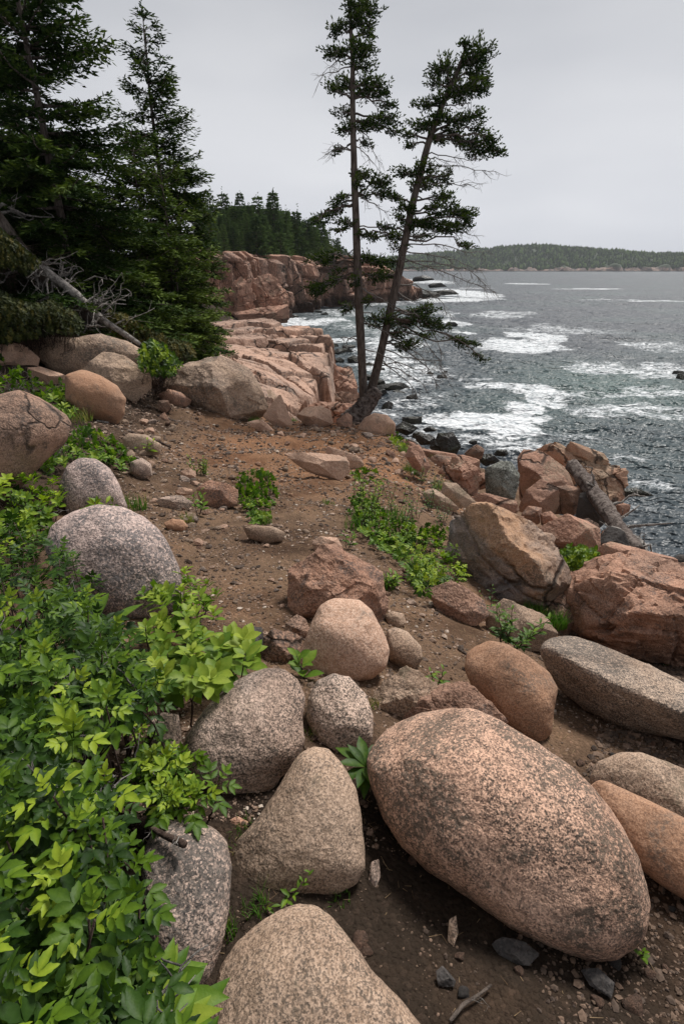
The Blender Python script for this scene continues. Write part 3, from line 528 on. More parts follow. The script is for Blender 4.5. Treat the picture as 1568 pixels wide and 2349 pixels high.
# ------------------------------------------------------------------ rocks
def outline_r(poly2, th):
    """radius of a closed polygon (centred on 0) along angles th"""
    A = np.asarray(poly2); B = np.roll(A, -1, 0); out = np.zeros(len(th)); dx, dy = np.cos(th), np.sin(th)
    for (x1, y1), (x2, y2) in zip(A, B):
        ex, ey = x2 - x1, y2 - y1; den = dx * ey - dy * ex; den = np.where(np.abs(den) < 1e-9, 1e-9, den)
        t = (x1 * ey - y1 * ex) / den; u = (x1 * dy - y1 * dx) / den
        out = np.where((t > 0) & (u >= -1e-6) & (u <= 1 + 1e-6), np.maximum(out, t), out)
    return out
_seed = [0]
def rock(name, label, cat, mat, poly, dist=None, kind='round', k=0.85, pk=3.0, rough=None, lump=0.05, ridges=(), group=None, lvl=None, sink=0.35, cr=0.0, strata=None, smooth=4, off=0.0, wet=False, base=None, parent=None, dz_out=None, merge=24):
    """a solid rock whose outline seen from the path is POLY (photo pixels), at real distance DIST, thickness k x its half width"""
    _seed[0] += 1; rs = np.random.RandomState(_seed[0]); sd_ = rs.uniform(0, 90, 3)
    P = np.array(poly, float)
    # centroid by area
    x, y = P[:, 0], P[:, 1]; x2, y2 = np.roll(x, -1), np.roll(y, -1); cr_ = x * y2 - x2 * y; A = cr_.sum() / 2
    c = np.array([((x + x2) * cr_).sum() / (6 * A), ((y + y2) * cr_).sum() / (6 * A)]); w = ray(*c)
    hwid = math.sqrt(abs(A) / math.pi)
    if dist is None:
        b = base or (c[0], P[:, 1].max() - 0.12 * (P[:, 1].max() - P[:, 1].min()))
        g = ground(*b)
        if g is None: raise ValueError(label)
        tb = (g - CAM) @ w; dist = tb * (1 + sink * 0.5 * k * hwid / FPX) + off
    C_ = CAM + w * dist
    u = np.cross(w, [0, 0, 1]); u /= np.linalg.norm(u); v = np.cross(u, w)
    def loc2(px, py):
        d = ray(px, py); q = CAM + d * (dist / (d @ w)) - C_; return np.array([q @ u, q @ v])
    p2 = np.array([loc2(*q) for q in P]); R0 = math.sqrt(abs(np.sum(p2[:, 0] * np.roll(p2[:, 1], -1) - np.roll(p2[:, 0], -1) * p2[:, 1])) / 2 / math.pi)
    if lvl is None: lvl = 7 if hwid > 170 else 6 if hwid > 48 else 5 if hwid > 20 else 4
    D, F = ico(lvl)
    if kind == 'round':
        th = np.linspace(-math.pi, math.pi, 721)[:-1]; r = outline_r(p2, th); kk = np.exp(-0.5 * (np.arange(-20, 21) / smooth) ** 2); kk /= kk.sum()
        r = np.convolve(np.r_[r[-20:], r, r[:20]], kk, 'valid'); r *= 1.015
        k2 = np.exp(-0.5 * (np.arange(-180, 181) / 62.) ** 2); k2 /= k2.sum(); rc = np.convolve(np.r_[r[-180:], r, r[:180]], k2, 'valid')
        a = np.arctan2(D[:, 1], D[:, 0]); rr = np.interp(a, np.r_[th, math.pi], np.r_[r, r[0]])
        s = np.hypot(D[:, 0], D[:, 1]); ss = s ** 0.82
        rcc = np.interp(a, np.r_[th, math.pi], np.r_[rc, rc[0]]); rr = rcc + (rr - rcc) * s ** 2.5
        V = np.c_[np.cos(a) * rr * ss, np.sin(a) * rr * ss, -D[:, 2] * k * (R0 + 0.45 * (rr - R0) * s ** 2) * np.maximum(np.abs(D[:, 2]), 1e-3) ** -0.08]
        for _ in range(8):      # worn flat faces
            nj = rs.normal(size=3); nj[2] = -abs(nj[2]) - 0.7; nj /= np.linalg.norm(nj); q = V @ nj; dj = q.max() * rs.uniform(0.86, 0.98); sw = 0.045 * R0; V = V - (sw * np.log1p(np.exp(np.clip((q - dj) / sw, -30, 30))) * 0.75)[:, None] * nj
    else:
        pts = [[q[0], q[1], rs.uniform(-0.16, 0.16) * R0] for q in p2]
        if dz_out is not None:
            pts = [[q[0], q[1], -dz_out[i_] * R0] for i_, q in enumerate(p2)]
        for q in p2: pts.append([q[0] * 0.8, q[1] * 0.8 - 0.1 * R0, k * R0 * rs.uniform(0.8, 1.1)])
        rd = ridges
        if not len(rd):
            rd = []
            for _ in range(4):
                i_ = rs.randint(len(P)); f = rs.uniform(0.1, 0.65); rd.append((c[0] + (P[i_, 0] - c[0]) * f, c[1] + (P[i_, 1] - c[1]) * f, rs.uniform(0.45, 0.75) * k))
        for (px, py, dz) in rd:
            q = loc2(px, py); pts.append([q[0], q[1], -dz * R0])
        b = bmesh.new(); [b.verts.new(q) for q in pts]; bmesh.ops.convex_hull(b, input=b.verts); b.normal_update()
        ctr = np.array([0, 0, 0.15 * k * R0]); ar = np.array([f.calc_area() for f in b.faces if f.calc_area() > 1e-9]); Nn = np.array([f.normal[:] for f in b.faces if f.calc_area() > 1e-9]); dd = np.array([(np.array(f.verts[0].co[:]) - ctr) @ np.array(f.normal[:]) for f in b.faces if f.calc_area() > 1e-9]); b.free()
        m = dd > 1e-4 * R0; Nn, dd, ar = Nn[m], dd[m], ar[m]
        o_ = np.argsort(-ar); used = np.zeros(len(ar), bool); N2, d2_ = [], []      # join nearly coplanar facets into flat faces
        for i_ in o_:
            if used[i_]: continue
            g_ = (~used) & (Nn @ Nn[i_] > math.cos(R(merge))); used |= g_; w_ = ar[g_][:, None]
            n_ = (Nn[g_] * w_).sum(0); n_ /= np.linalg.norm(n_); N2.append(n_); d2_.append((dd[g_] * ar[g_]).sum() / ar[g_].sum())
        Nn, dd = np.array(N2), np.array(d2_)
        q = np.clip(D @ Nn.T, 0, None) / dd[None]; pp = 20 + pk * 45
        mxq = q.max(1); rr = 1 / (mxq * ((q / mxq[:, None]) ** pp).sum(1) ** (1 / pp))
        V = D * rr[:, None] + ctr
    # world orientation
    n = V / (np.linalg.norm(V, axis=1)[:, None] + 1e-9)
    S = V / R0
    rough = rough if rough is not None else (0.018 if kind == 'round' else 0.022)
    e = lump * (1 if kind == 'round' else 0.6) * fbm(S * 1.1 + sd_, 3) + rough * fbm(S * 5 + sd_, 4 if lvl > 4 else 3, 0.6)
    if kind != 'round':
        e = e + rough * 1.3 * (fbm(S * 2.4 + sd_ + 7, 4, ridge=True) - 0.1)
        f1, f2, idn = cells(S * 1.7 + sd_); e = e + (S * _GR[idn & 255]).sum(1) * rough * 0.8
    if cr:
        Wp = V[:, :1] * u + V[:, 1:2] * v + V[:, 2:3] * w; bs_ = R0 / cr * np.array([1.0, 1.5, 0.7])
        hh, ed, tl = joints(Wp, bs_, sd_[0], rs.uniform(0.2, 0.9)); e = e + (hh - 0.5) * 0.15 + tl * 0.10 - 0.07 * sstep(0.045, 0.0, ed)
        hh, ed, tl = joints(Wp, bs_ * 0.37, sd_[1], rs.uniform(0.2, 0.9)); e = e + (hh - 0.5) * 0.045 + tl * 0.03 - 0.02 * sstep(0.05, 0.0, ed)
    V = V + n * (e * R0)[:, None]
    Wd = V[:, :1] * u + V[:, 1:2] * v + V[:, 2:3] * w
    if strata:   # bedding steps: (plane normal, spacing in metres, depth in metres)
        nn = np.array(strata[0], float); nn /= np.linalg.norm(nn); h = Wd @ nn / strata[1] + 0.5 * fbm(Wd * 0.5 + sd_, 2); fr = h - np.floor(h)
        Wd = Wd - (n[:, :1] * u + n[:, 1:2] * v + n[:, 2:3] * w) * (strata[2] * (sstep(0.12, 0.0, fr) + 0.4 * ((_PM[np.floor(h).astype(int) & 255] % 7) / 7)))[:, None]
    # u x v = -w would flip the winding: fix by orientation test
    if np.linalg.det(np.stack([u, v, w])) < 0: F = F[:, ::-1]
    if kind == 'round' : F = F[:, ::-1]
    o = mk(name, Wd, [F], M[mat], parent, sharp=None if kind == 'round' else 22)
    if parent is None: o.location = C_
    else: o.location = C_ - np.array(parent.location)
    if parent is None: tag(o, label, cat, group)
    return o
def B(name, label, mat, poly, **kw): return rock(name, label, kw.pop('cat', 'boulder'), mat, poly, **kw)

B('boulder', 'largest boulder, egg shaped, pinkish granite speckled with dark lichen, in the right foreground', 'speckle', [(860, 1690), (878, 1662), (905, 1648), (960, 1630), (1030, 1622), (1090, 1632), (1150, 1662), (1230, 1708), (1310, 1768), (1370, 1830), (1420, 1900), (1458, 1970), (1478, 2060), (1478, 2125), (1458, 2170), (1412, 2195), (1350, 2198), (1250, 2165), (1160, 2120), (1080, 2060), (980, 1990), (920, 1930), (880, 1870), (858, 1800), (848, 1740)], k=0.8, lump=0.05, dist=2.05)
B('boulder', 'smooth tan boulder with a rounded triangle shape, pointing away between two grey boulders', 'tan', [(720, 1713), (752, 1720), (787, 1758), (814, 1808), (824, 1870), (832, 1940), (832, 1988), (815, 2025), (770, 2048), (700, 2060), (620, 2072), (558, 2064), (532, 2034), (527, 1985), (545, 1930), (590, 1880), (625, 1830), (655, 1780), (685, 1733)], k=0.62, smooth=3, lump=0.03)
B('boulder', 'long grey boulder with a pale pink speckled lower face, left of the small round boulder', 'greypink', [(610, 1535), (652, 1538), (686, 1558), (699, 1600), (692, 1650), (697, 1700), (680, 1742), (640, 1782), (620, 1822), (590, 1848), (540, 1838), (490, 1818), (440, 1782), (420, 1740), (430, 1690), (470, 1630), (520, 1578), (570, 1548)], k=0.72, lump=0.06)
B('boulder', 'small round grey boulder with a notched top, behind the tip of the triangular boulder', 'greypink', [(765, 1546), (802, 1553), (837, 1590), (854, 1640), (852, 1692), (825, 1728), (770, 1735), (722, 1700), (706, 1650), (706, 1600), (725, 1563)], k=0.75, lump=0.06)
B('boulder', 'low tan grey boulder cut by the bottom edge, nearest of all', 'tan', [(690, 2075), (720, 2080), (760, 2108), (800, 2158), (850, 2230), (925, 2305), (1000, 2400), (1000, 2560), (440, 2560), (480, 2360), (505, 2210), (540, 2160), (600, 2110), (650, 2083)], k=0.6, lump=0.04, dist=1.72)
B('boulder', 'tall dark grey rounded boulder tucked against the rose leaves at lower left', 'grey', [(390, 1880), (440, 1873), (490, 1893), (522, 1930), (529, 1990), (522, 2080), (507, 2170), (482, 2242), (452, 2292), (400, 2285), (350, 2200), (325, 2080), (330, 1960), (352, 1903)], k=0.6, lump=0.04)
B('boulder', 'smooth pale pink boulder with a dimpled top, in front of the rough pink block', 'pink', [(770, 1370), (822, 1376), (852, 1400), (877, 1450), (890, 1490), (882, 1530), (850, 1557), (790, 1569), (735, 1562), (695, 1550), (678, 1520), (698, 1480), (713, 1440), (733, 1393)], k=0.8, lump=0.05)
B('boulder', 'rough pink block with a dark shaded left face, in the middle of the path', 'rough', [(665, 1310), (700, 1285), (732, 1260), (765, 1256), (805, 1275), (852, 1298), (880, 1330), (887, 1390), (872, 1430), (790, 1440), (720, 1432), (700, 1420), (660, 1390)], kind='block', k=0.9, rough=0.045, pk=2.2, ridges=[(712, 1345, 0.75), (700, 1400, 0.6), (790, 1300, 0.5), (850, 1360, 0.65), (790, 1400, 0.8)])
B('rock', 'small cream stone split by a dark crack, right of the smooth pink boulder', 'tan', [(888, 1445), (905, 1438), (935, 1450), (965, 1485), (968, 1510), (950, 1538), (925, 1540), (893, 1515), (885, 1480)], cat='rock', lump=0.05)
B('rock', 'small pale stone lying just above the cracked cream stone', 'tan', [(882, 1412), (900, 1402), (925, 1408), (931, 1430), (915, 1442), (890, 1435)], cat='rock')
B('rock', 'lumpy grey tan rock half buried behind the big speckled boulder', 'tan', [(870, 1580), (905, 1550), (935, 1538), (970, 1545), (1000, 1572), (985, 1620), (930, 1660), (880, 1660), (850, 1640), (855, 1600)], cat='rock', kind='block', pk=1.3, rough=0.05, k=0.6)
B('rock', 'flat rough pink rock wedged right behind the big speckled boulder', 'rough', [(895, 1650), (935, 1605), (1000, 1580), (1050, 1563), (1085, 1578), (1120, 1618), (1168, 1668), (1150, 1720), (1000, 1720), (900, 1700)], cat='rock', kind='block', rough=0.05, k=0.5)
B('boulder', 'smooth orange brown boulder with a squared corner, left of the long tan grey boulder', 'orange', [(1083, 1482), (1120, 1468), (1160, 1476), (1210, 1506), (1257, 1543), (1277, 1580), (1267, 1630), (1264, 1680), (1240, 1705), (1190, 1692), (1150, 1662), (1110, 1612), (1085, 1580), (1068, 1540), (1068, 1500)], k=0.8, smooth=3, lump=0.04)
B('boulder', 'long tan grey boulder leaning down to the right edge, its underside dark', 'tangrey', [(1224, 1485), (1238, 1458), (1288, 1446), (1345, 1464), (1400, 1494), (1470, 1526), (1540, 1550), (1600, 1582), (1720, 1650), (1740, 1740), (1600, 1700), (1500, 1686), (1440, 1670), (1400, 1646), (1330, 1626), (1278, 1590), (1250, 1548), (1226, 1515)], kind='block', pk=-0.12, merge=9, k=1.0, lump=0.10, rough=0.02, ridges=[(1285, 1500, .72), (1330, 1530, 0.86), (1420, 1575, .97), (1520, 1615, .97), (1620, 1660, .8), (1400, 1522, .55), (1500, 1565, .55)])
B('rock', 'pale weathered rock behind the orange brown boulder with weeds on it', 'tan', [(1110, 1405), (1150, 1378), (1200, 1392), (1252, 1418), (1276, 1455), (1250, 1495), (1170, 1490), (1120, 1460)], cat='rock', kind='block', pk=1.4, k=0.55)
B('rock', 'dull pink rock at the path edge beneath the rose bush', 'rough', [(985, 1350), (1030, 1333), (1070, 1350), (1112, 1380), (1120, 1415), (1090, 1435), (1030, 1425), (995, 1390)], cat='rock', kind='block', pk=1.5, k=0.6)
B('boulder', 'tall split boulder, orange brown above and grey below, right of the rose bush', 'split', [(1085, 1160), (1115, 1151), (1160, 1173), (1222, 1205), (1268, 1240), (1289, 1290), (1305, 1345), (1290, 1378), (1250, 1398), (1205, 1385), (1190, 1408), (1130, 1405), (1070, 1375), (1035, 1330), (1028, 1240), (1045, 1190)], kind='block', k=0.9, pk=1.6, rough=0.05, strata=((0.5, -0.3, 1), 0.33, 0.03), ridges=[(1120, 1160, 0.3), (1180, 1250, 0.72), (1255, 1330, 0.6), (1080, 1250, 0.35), (1265, 1260, 0.25), (1225, 1375, 0.45), (1100, 1340, 0.3)])
B('boulder', 'massive fractured pinkish brown rock at the right edge above the long tan grey boulder', 'rough', [(1312, 1345), (1332, 1300), (1372, 1278), (1430, 1270), (1500, 1282), (1580, 1310), (1680, 1360), (1680, 1560), (1560, 1550), (1480, 1505), (1400, 1484), (1330, 1460), (1308, 1420)], kind='block', k=0.8, rough=0.028, pk=1.8, cr=1.1, ridges=[(1370, 1360, 0.2), (1420, 1340, 0.75), (1390, 1440, 0.7), (1500, 1400, 0.95), (1500, 1330, 0.6), (1600, 1400, 0.9)])
B('boulder', 'rounded olive brown rock at the lower right edge above the pink slab', 'tan', [(1352, 1785), (1370, 1748), (1420, 1728), (1470, 1726), (1540, 1752), (1650, 1800), (1680, 1960), (1560, 1920), (1440, 1870), (1365, 1825)], k=0.6, lump=0.05)
B('rock', 'sloping pink brown slab at the lower right edge', 'orange', [(1345, 1805), (1375, 1785), (1480, 1835), (1568, 1880), (1700, 1930), (1720, 2140), (1640, 2110), (1540, 2045), (1462, 1990), (1402, 1915), (1360, 1855)], cat='slab', k=0.5, lump=0.05)
B('rock', 'small grey rock half hidden under bright smooth leaves', 'grey', [(345, 1650), (372, 1634), (402, 1640), (415, 1680), (415, 1760), (350, 1760)], cat='rock', kind='block', pk=1.3)
B('boulder', 'large pink and charcoal mottled boulder on the left of the path', 'mottled', [(118, 1205), (165, 1175), (222, 1160), (282, 1166), (332, 1188), (364, 1215), (392, 1258), (412, 1310), (424, 1365), (404, 1405), (350, 1428), (270, 1432), (200, 1400), (135, 1330), (105, 1255)], k=0.7, lump=0.05)
B('boulder', 'grey white blotched boulder just above the large mottled boulder', 'mottled', [(150, 1072), (182, 1048), (222, 1053), (252, 1075), (273, 1110), (293, 1165), (250, 1210), (160, 1190), (136, 1120)], k=0.7)
B('boulder', 'huge dark brown boulder cut by the left edge', 'brown', [(-90, 940), (10, 905), (45, 896), (92, 913), (152, 948), (165, 972), (152, 1012), (100, 1062), (50, 1115), (0, 1160), (-90, 1180)], k=0.8, lump=0.04, smooth=3)
B('boulder', 'rounded orange pink boulder with a diagonal seam, right of the dark brown one', 'orange', [(152, 862), (188, 846), (232, 862), (268, 885), (289, 915), (285, 950), (265, 977), (220, 967), (180, 950), (150, 915)], k=0.8, lump=0.06)
B('boulder', 'long low pale boulder lying under the fallen grey tree', 'boulder_far', [(55, 795), (98, 772), (180, 774), (232, 766), (290, 782), (333, 806), (335, 860), (250, 880), (130, 860)], k=0.6, lump=0.06, smooth=3, dist=11.2)
B('boulder', 'pale lichened boulder in front of the long low one', 'boulder_far', [(190, 862), (208, 828), (240, 808), (290, 818), (342, 858), (348, 888), (312, 925), (240, 915)], k=0.7, lump=0.07, kind='block', pk=1.0)
B('rock', 'pale pink sloping rock at the left edge below the dark spruces', 'pink', [(-60, 800), (10, 783), (60, 795), (92, 822), (85, 850), (0, 850), (-60, 850)], cat='rock', k=0.6, kind='block', pk=1.2)
B('rock', 'brown wedge rock resting on the long low pale boulder', 'brown', [(95, 820), (140, 815), (165, 822), (168, 845), (130, 848), (98, 838)], cat='rock', kind='block')
B('rock', 'narrow pink slab poking out behind the left twigs', 'pink', [(65, 845), (90, 840), (150, 862), (155, 880), (110, 885), (65, 865)], cat='slab', kind='block')
B('rock', 'small cream rock perched at the back of the long low boulder', 'boulder_far', [(98, 776), (108, 766), (122, 765), (133, 776), (115, 785)], cat='rock', dist=11.6)
B('boulder', 'big triangular boulder, brown left side and pale grey right side, at the bend of path', 'boulder_far', [(374, 872), (396, 846), (440, 832), (484, 828), (506, 816), (541, 830), (577, 850), (598, 898), (613, 938), (605, 950), (572, 962), (528, 966), (450, 950), (396, 915), (374, 885)], kind='block', k=1.0, pk=2.5, merge=14, rough=0.03, ridges=[(484, 838, 0.45), (498, 890, 0.9), (524, 955, 0.75), (590, 940, 0.3), (560, 870, 0.55)])
B('rock', 'oval orange stone in front of the big triangular boulder', 'rough', [(363, 905), (385, 892), (415, 900), (440, 918), (432, 936), (400, 936), (372, 925)], cat='rock')
B('rock', 'small brown stone half buried below the oval orange stone', 'brown', [(363, 918), (385, 918), (395, 940), (380, 950), (364, 940)], cat='rock', kind='block')
B('rock', 'white stone by the path head beside the green bush', 'boulder_far', [(340, 868), (352, 862), (365, 868), (362, 893), (345, 890)], cat='rock', kind='block')
B('rock', 'pointed triangular pale pink rock right of the big triangular boulder', 'pink', [(602, 955), (625, 930), (640, 906), (652, 925), (673, 982), (640, 985)], cat='rock', kind='block', k=0.6)
B('rock', 'grey cube of rock behind the pointed pink rock', 'boulder_far', [(602, 895), (622, 893), (634, 910), (632, 945), (608, 950)], cat='rock', kind='block')
B('rock', 'low cream rock flush with the dirt below the big triangular boulder', 'pink', [(562, 970), (590, 962), (612, 970), (632, 990), (600, 992)], cat='rock', kind='block', k=0.4)
B('rock', 'salmon rock among the stones at the far end of the path', 'pink', [(680, 955), (700, 935), (735, 932), (758, 942), (765, 972), (730, 985), (700, 975)], cat='rock', kind='block')
B('rock', 'grey topped pink rock next to the salmon one', 'boulder_far', [(738, 945), (755, 930), (790, 938), (798, 955), (785, 975), (750, 975)], cat='rock', kind='block')
B('rock', 'tilted pinkish stone squeezed against the leaning tree base', 'rough', [(770, 968), (795, 945), (808, 955), (806, 985), (778, 990)], cat='rock', kind='block')
B('boulder', 'smooth pale boulder right beside the leaning stump', 'pink', [(818, 985), (835, 960), (858, 947), (888, 952), (906, 972), (905, 992), (880, 1002), (840, 998)], k=0.8, lump=0.05)
sl = empty('broken_slab', ground(750, 1080), 'flat broken pink slab lying in two layers in the middle of the dirt path', 'slab')
rock('slab_layer', None, None, 'pink', [(665, 1052), (690, 1043), (760, 1045), (798, 1058), (800, 1085), (780, 1102), (735, 1092), (690, 1072)], kind='block', k=0.4, parent=sl, rough=0.03, lvl=6)
rock('slab_layer', None, None, 'pink', [(745, 1045), (750, 1023), (765, 1028), (785, 1040), (830, 1050), (833, 1072), (800, 1080), (770, 1065)], kind='block', k=0.4, parent=sl, rough=0.03)
B('rock', 'flat oval tan stone sunk in the path left of centre', 'tan', [(555, 1212), (580, 1205), (625, 1207), (655, 1222), (655, 1240), (610, 1248), (570, 1235)], cat='rock', k=0.5)
B('rock', 'rounded pinkish stone near the mottled boulder, at the foot of a grey weed', 'orange', [(375, 1200), (395, 1190), (420, 1193), (432, 1208), (425, 1222), (390, 1222)], cat='rock')
B('rock', 'grey flat stone above the rounded pinkish stone', 'grey', [(357, 1148), (380, 1138), (425, 1140), (445, 1155), (430, 1172), (375, 1172)], cat='rock', k=0.5, kind='block', pk=1.2)
B('rock', 'reddish half buried rock beside the bright round shrub', 'rough', [(450, 1122), (478, 1102), (515, 1110), (548, 1125), (545, 1160), (500, 1168), (458, 1150)], cat='rock', k=0.5, kind='block', pk=1.2)
B('rock', 'pale smooth rock under the leaves at the left of the path', 'tan', [(278, 1008), (295, 994), (335, 998), (372, 1020), (368, 1042), (320, 1048), (285, 1030)], cat='rock', k=0.6)
B('rock', 'round dark grey rock below the pale smooth one', 'grey', [(300, 1060), (325, 1050), (348, 1065), (350, 1092), (320, 1102), (298, 1085)], cat='rock')
B('rock', 'cream flat stone near the left path edge, upper of two', 'pink', [(413, 1082), (432, 1073), (450, 1082), (448, 1098), (420, 1098)], cat='rock', kind='block')
B('rock', 'cream flat stone near the left path edge, lower of two', 'pink', [(400, 1128), (418, 1118), (442, 1122), (442, 1135), (410, 1138)], cat='rock', kind='block', k=0.5)
B('rock', 'dark grey stone with a flat top just right of the bright smooth leaves', 'slate', [(552, 1450), (575, 1436), (600, 1440), (606, 1475), (595, 1500), (560, 1512), (548, 1480)], cat='rock', kind='block', pk=1.3)
B('rock', 'cube shaped brown rock left of the smooth pink boulder', 'brown', [(605, 1460), (622, 1446), (665, 1448), (692, 1462), (700, 1500), (670, 1530), (620, 1530), (605, 1500)], cat='rock', kind='block', rough=0.05)
B('rock', 'dark stone in the shade at the foot of the rough pink block', 'brown', [(655, 1430), (680, 1408), (700, 1420), (715, 1455), (690, 1475), (650, 1460)], cat='rock', kind='block')
B('rock', 'pale squarish stone behind the rough pink block', 'pink', [(716, 1240), (735, 1230), (775, 1234), (785, 1255), (760, 1270), (720, 1268)], cat='rock', kind='block', k=0.5)
# stones on the seaward slope
B('rock', 'pinkish brown rock standing on edge beside the grass at the brink', 'red', [(928, 1045), (938, 1024), (955, 1020), (975, 1045), (985, 1075), (975, 1090), (945, 1072)], cat='rock', kind='block', dist=8.0)
B('boulder', 'salmon pink block on the seaward slope with a pointed top', 'red', [(1000, 1090), (1022, 1055), (1038, 1050), (1075, 1060), (1100, 1085), (1098, 1120), (1085, 1150), (1050, 1140), (1020, 1112)], kind='block', dist=9.6, k=0.9, cr=1.6)
B('boulder', 'brownish ledge rock behind the salmon pink block', 'red', [(960, 1030), (1000, 1035), (1060, 1045), (1100, 1062), (1102, 1088), (1080, 1098), (1010, 1085), (965, 1062)], kind='block', dist=11.0, k=0.7)
B('rock', 'long pale rock sloping down below the salmon block', 'tan', [(1015, 1105), (1040, 1108), (1068, 1130), (1092, 1160), (1075, 1165), (1040, 1160), (1010, 1135)], cat='rock', kind='block', dist=6.9)
B('rock', 'buried tan rock at the brink among grass and dry twigs', 'tan', [(965, 1130), (990, 1120), (1030, 1145), (1050, 1170), (1020, 1180), (980, 1155)], cat='rock', kind='block')
B('boulder', 'grey green upright boulder streaked with white between the pink blocks', 'greygreen', [(1112, 1075), (1150, 1057), (1172, 1060), (1186, 1080), (1188, 1110), (1172, 1148), (1135, 1148), (1112, 1138)], kind='block', pk=0.9, dist=11.0, k=0.8)
B('rock', 'flat pink brown slab lying below the grey green boulder', 'red', [(1078, 1142), (1110, 1134), (1160, 1145), (1186, 1160), (1180, 1180), (1130, 1178), (1090, 1160)], cat='slab', kind='block', dist=8.5, k=0.5)
B('boulder', 'largest red block of the shore pile, its shaded face turned left', 'red', [(1186, 1050), (1200, 1032), (1235, 1033), (1275, 1060), (1300, 1080), (1320, 1130), (1290, 1165), (1250, 1150), (1215, 1170), (1190, 1140)], kind='block', dist=14.2, k=0.9, ridges=[(1195, 1065, 0.5), (1235, 1080, 0.8), (1250, 1120, 0.9), (1290, 1100, 0.4)])
B('boulder', 'long weathered ledge block at the seaward end of the shore pile', 'palered', [(1240, 1030), (1260, 1020), (1300, 1030), (1390, 1060), (1425, 1080), (1432, 1130), (1418, 1180), (1400, 1190), (1330, 1160), (1270, 1090)], kind='block', dist=15.0, k=0.8, cr=1.4, strata=((0.35, 0.1, 1), 0.5, 0.06))
B('rock', 'pale tan flat block on top of the shore pile', 'palered', [(1292, 1030), (1300, 1019), (1330, 1020), (1392, 1050), (1396, 1065), (1380, 1068), (1330, 1052)], cat='rock', kind='block', dist=14.9, k=0.5)
B('boulder', 'red triangular block in front of the shore pile', 'red', [(1185, 1170), (1205, 1125), (1240, 1098), (1278, 1118), (1282, 1160), (1262, 1192), (1225, 1195)], kind='block', dist=12.0, k=0.8)
B('boulder', 'brown shaded block between the red triangular block and the log', 'brown', [(1268, 1120), (1300, 1112), (1345, 1128), (1335, 1170), (1310, 1182), (1268, 1178)], kind='block', dist=12.4, k=0.8)
B('boulder', 'dark wedge of rock right under the log', 'slate', [(1330, 1130), (1350, 1130), (1380, 1165), (1392, 1195), (1370, 1215), (1318, 1190)], kind='block', dist=12.0, k=0.8)
B('boulder', 'flat topped pink block above the small shrub, with a cracked front', 'red', [(1232, 1210), (1265, 1195), (1300, 1180), (1345, 1195), (1375, 1215), (1378, 1270), (1355, 1285), (1300, 1268), (1250, 1250)], kind='block', dist=8.3, k=0.9, ridges=[(1262, 1232, 0.35), (1310, 1245, 0.8), (1348, 1212, 0.7), (1300, 1200, 0.0)])
B('rock', 'small brown cube stone left of the flat topped pink block', 'rough', [(1195, 1180), (1210, 1160), (1242, 1165), (1238, 1200), (1215, 1210), (1198, 1195)], cat='rock', kind='block', dist=8.8)
B('rock', 'small pink stone between the cube stone and the flat topped block', 'red', [(1238, 1178), (1262, 1172), (1280, 1190), (1270, 1210), (1240, 1205)], cat='rock', kind='block', dist=8.7)
B('rock', 'shaded reddish rock beneath the lower end of the log', 'slate', [(1365, 1245), (1395, 1205), (1430, 1220), (1450, 1270), (1400, 1285), (1370, 1275)], cat='rock', kind='block', dist=9.6)
B('boulder', 'low red ledge behind the massive brown rock', 'red', [(1365, 1262), (1385, 1247), (1430, 1250), (1500, 1272), (1555, 1290), (1560, 1315), (1480, 1310), (1400, 1300)], kind='block', dist=7.4, k=0.6)
B('rock', 'rounded dark brown rock at the right edge by the water', 'slate', [(1535, 1285), (1555, 1272), (1620, 1275), (1640, 1320), (1560, 1315)], cat='rock', dist=8.6)
B('rock', 'brown jumbled rock in the gap right of the tall split boulder', 'brown', [(1255, 1395), (1285, 1360), (1310, 1380), (1320, 1430), (1300, 1460), (1255, 1440)], cat='rock', kind='block')
# rubble that fills the slope to the water
rs = np.random.RandomState(5)
rub = [(1010, 1065, 10.5, 34), (1060, 1075, 12.5, 30), (1105, 1105, 11.8, 26), (1160, 1165, 10.6, 30), (1205, 1215, 8.2, 26), (1290, 1160, 12.6, 34), (1340, 1215, 10.4, 34), (1400, 1235, 10.2, 30), (1335, 1290, 6.6, 30), (1180, 1195, 8.6, 22), (1320, 1330, 5.6, 26), (940, 1020, 10.2, 16), (1090, 1040, 16, 24), (1420, 1170, 14.5, 26)]
for k_, (cx, cy, d, s) in enumerate(rub):
    n = rs.randint(6, 9); a = np.sort(rs.uniform(0, 6.28, n)) ; a = np.linspace(0, 6.28, n, endpoint=False) + rs.uniform(-.3, .3, n)
    B('rock', 'broken reddish rock filling a gap on the slope down to the water', 'red' if k_ % 3 else 'brown', [(cx + s * rs.uniform(.8, 1.2) * math.cos(q), cy - s * .75 * rs.uniform(.8, 1.2) * math.sin(q)) for q in a], cat='rock', kind='block', dist=d, group='broken rocks on the seaward slope')
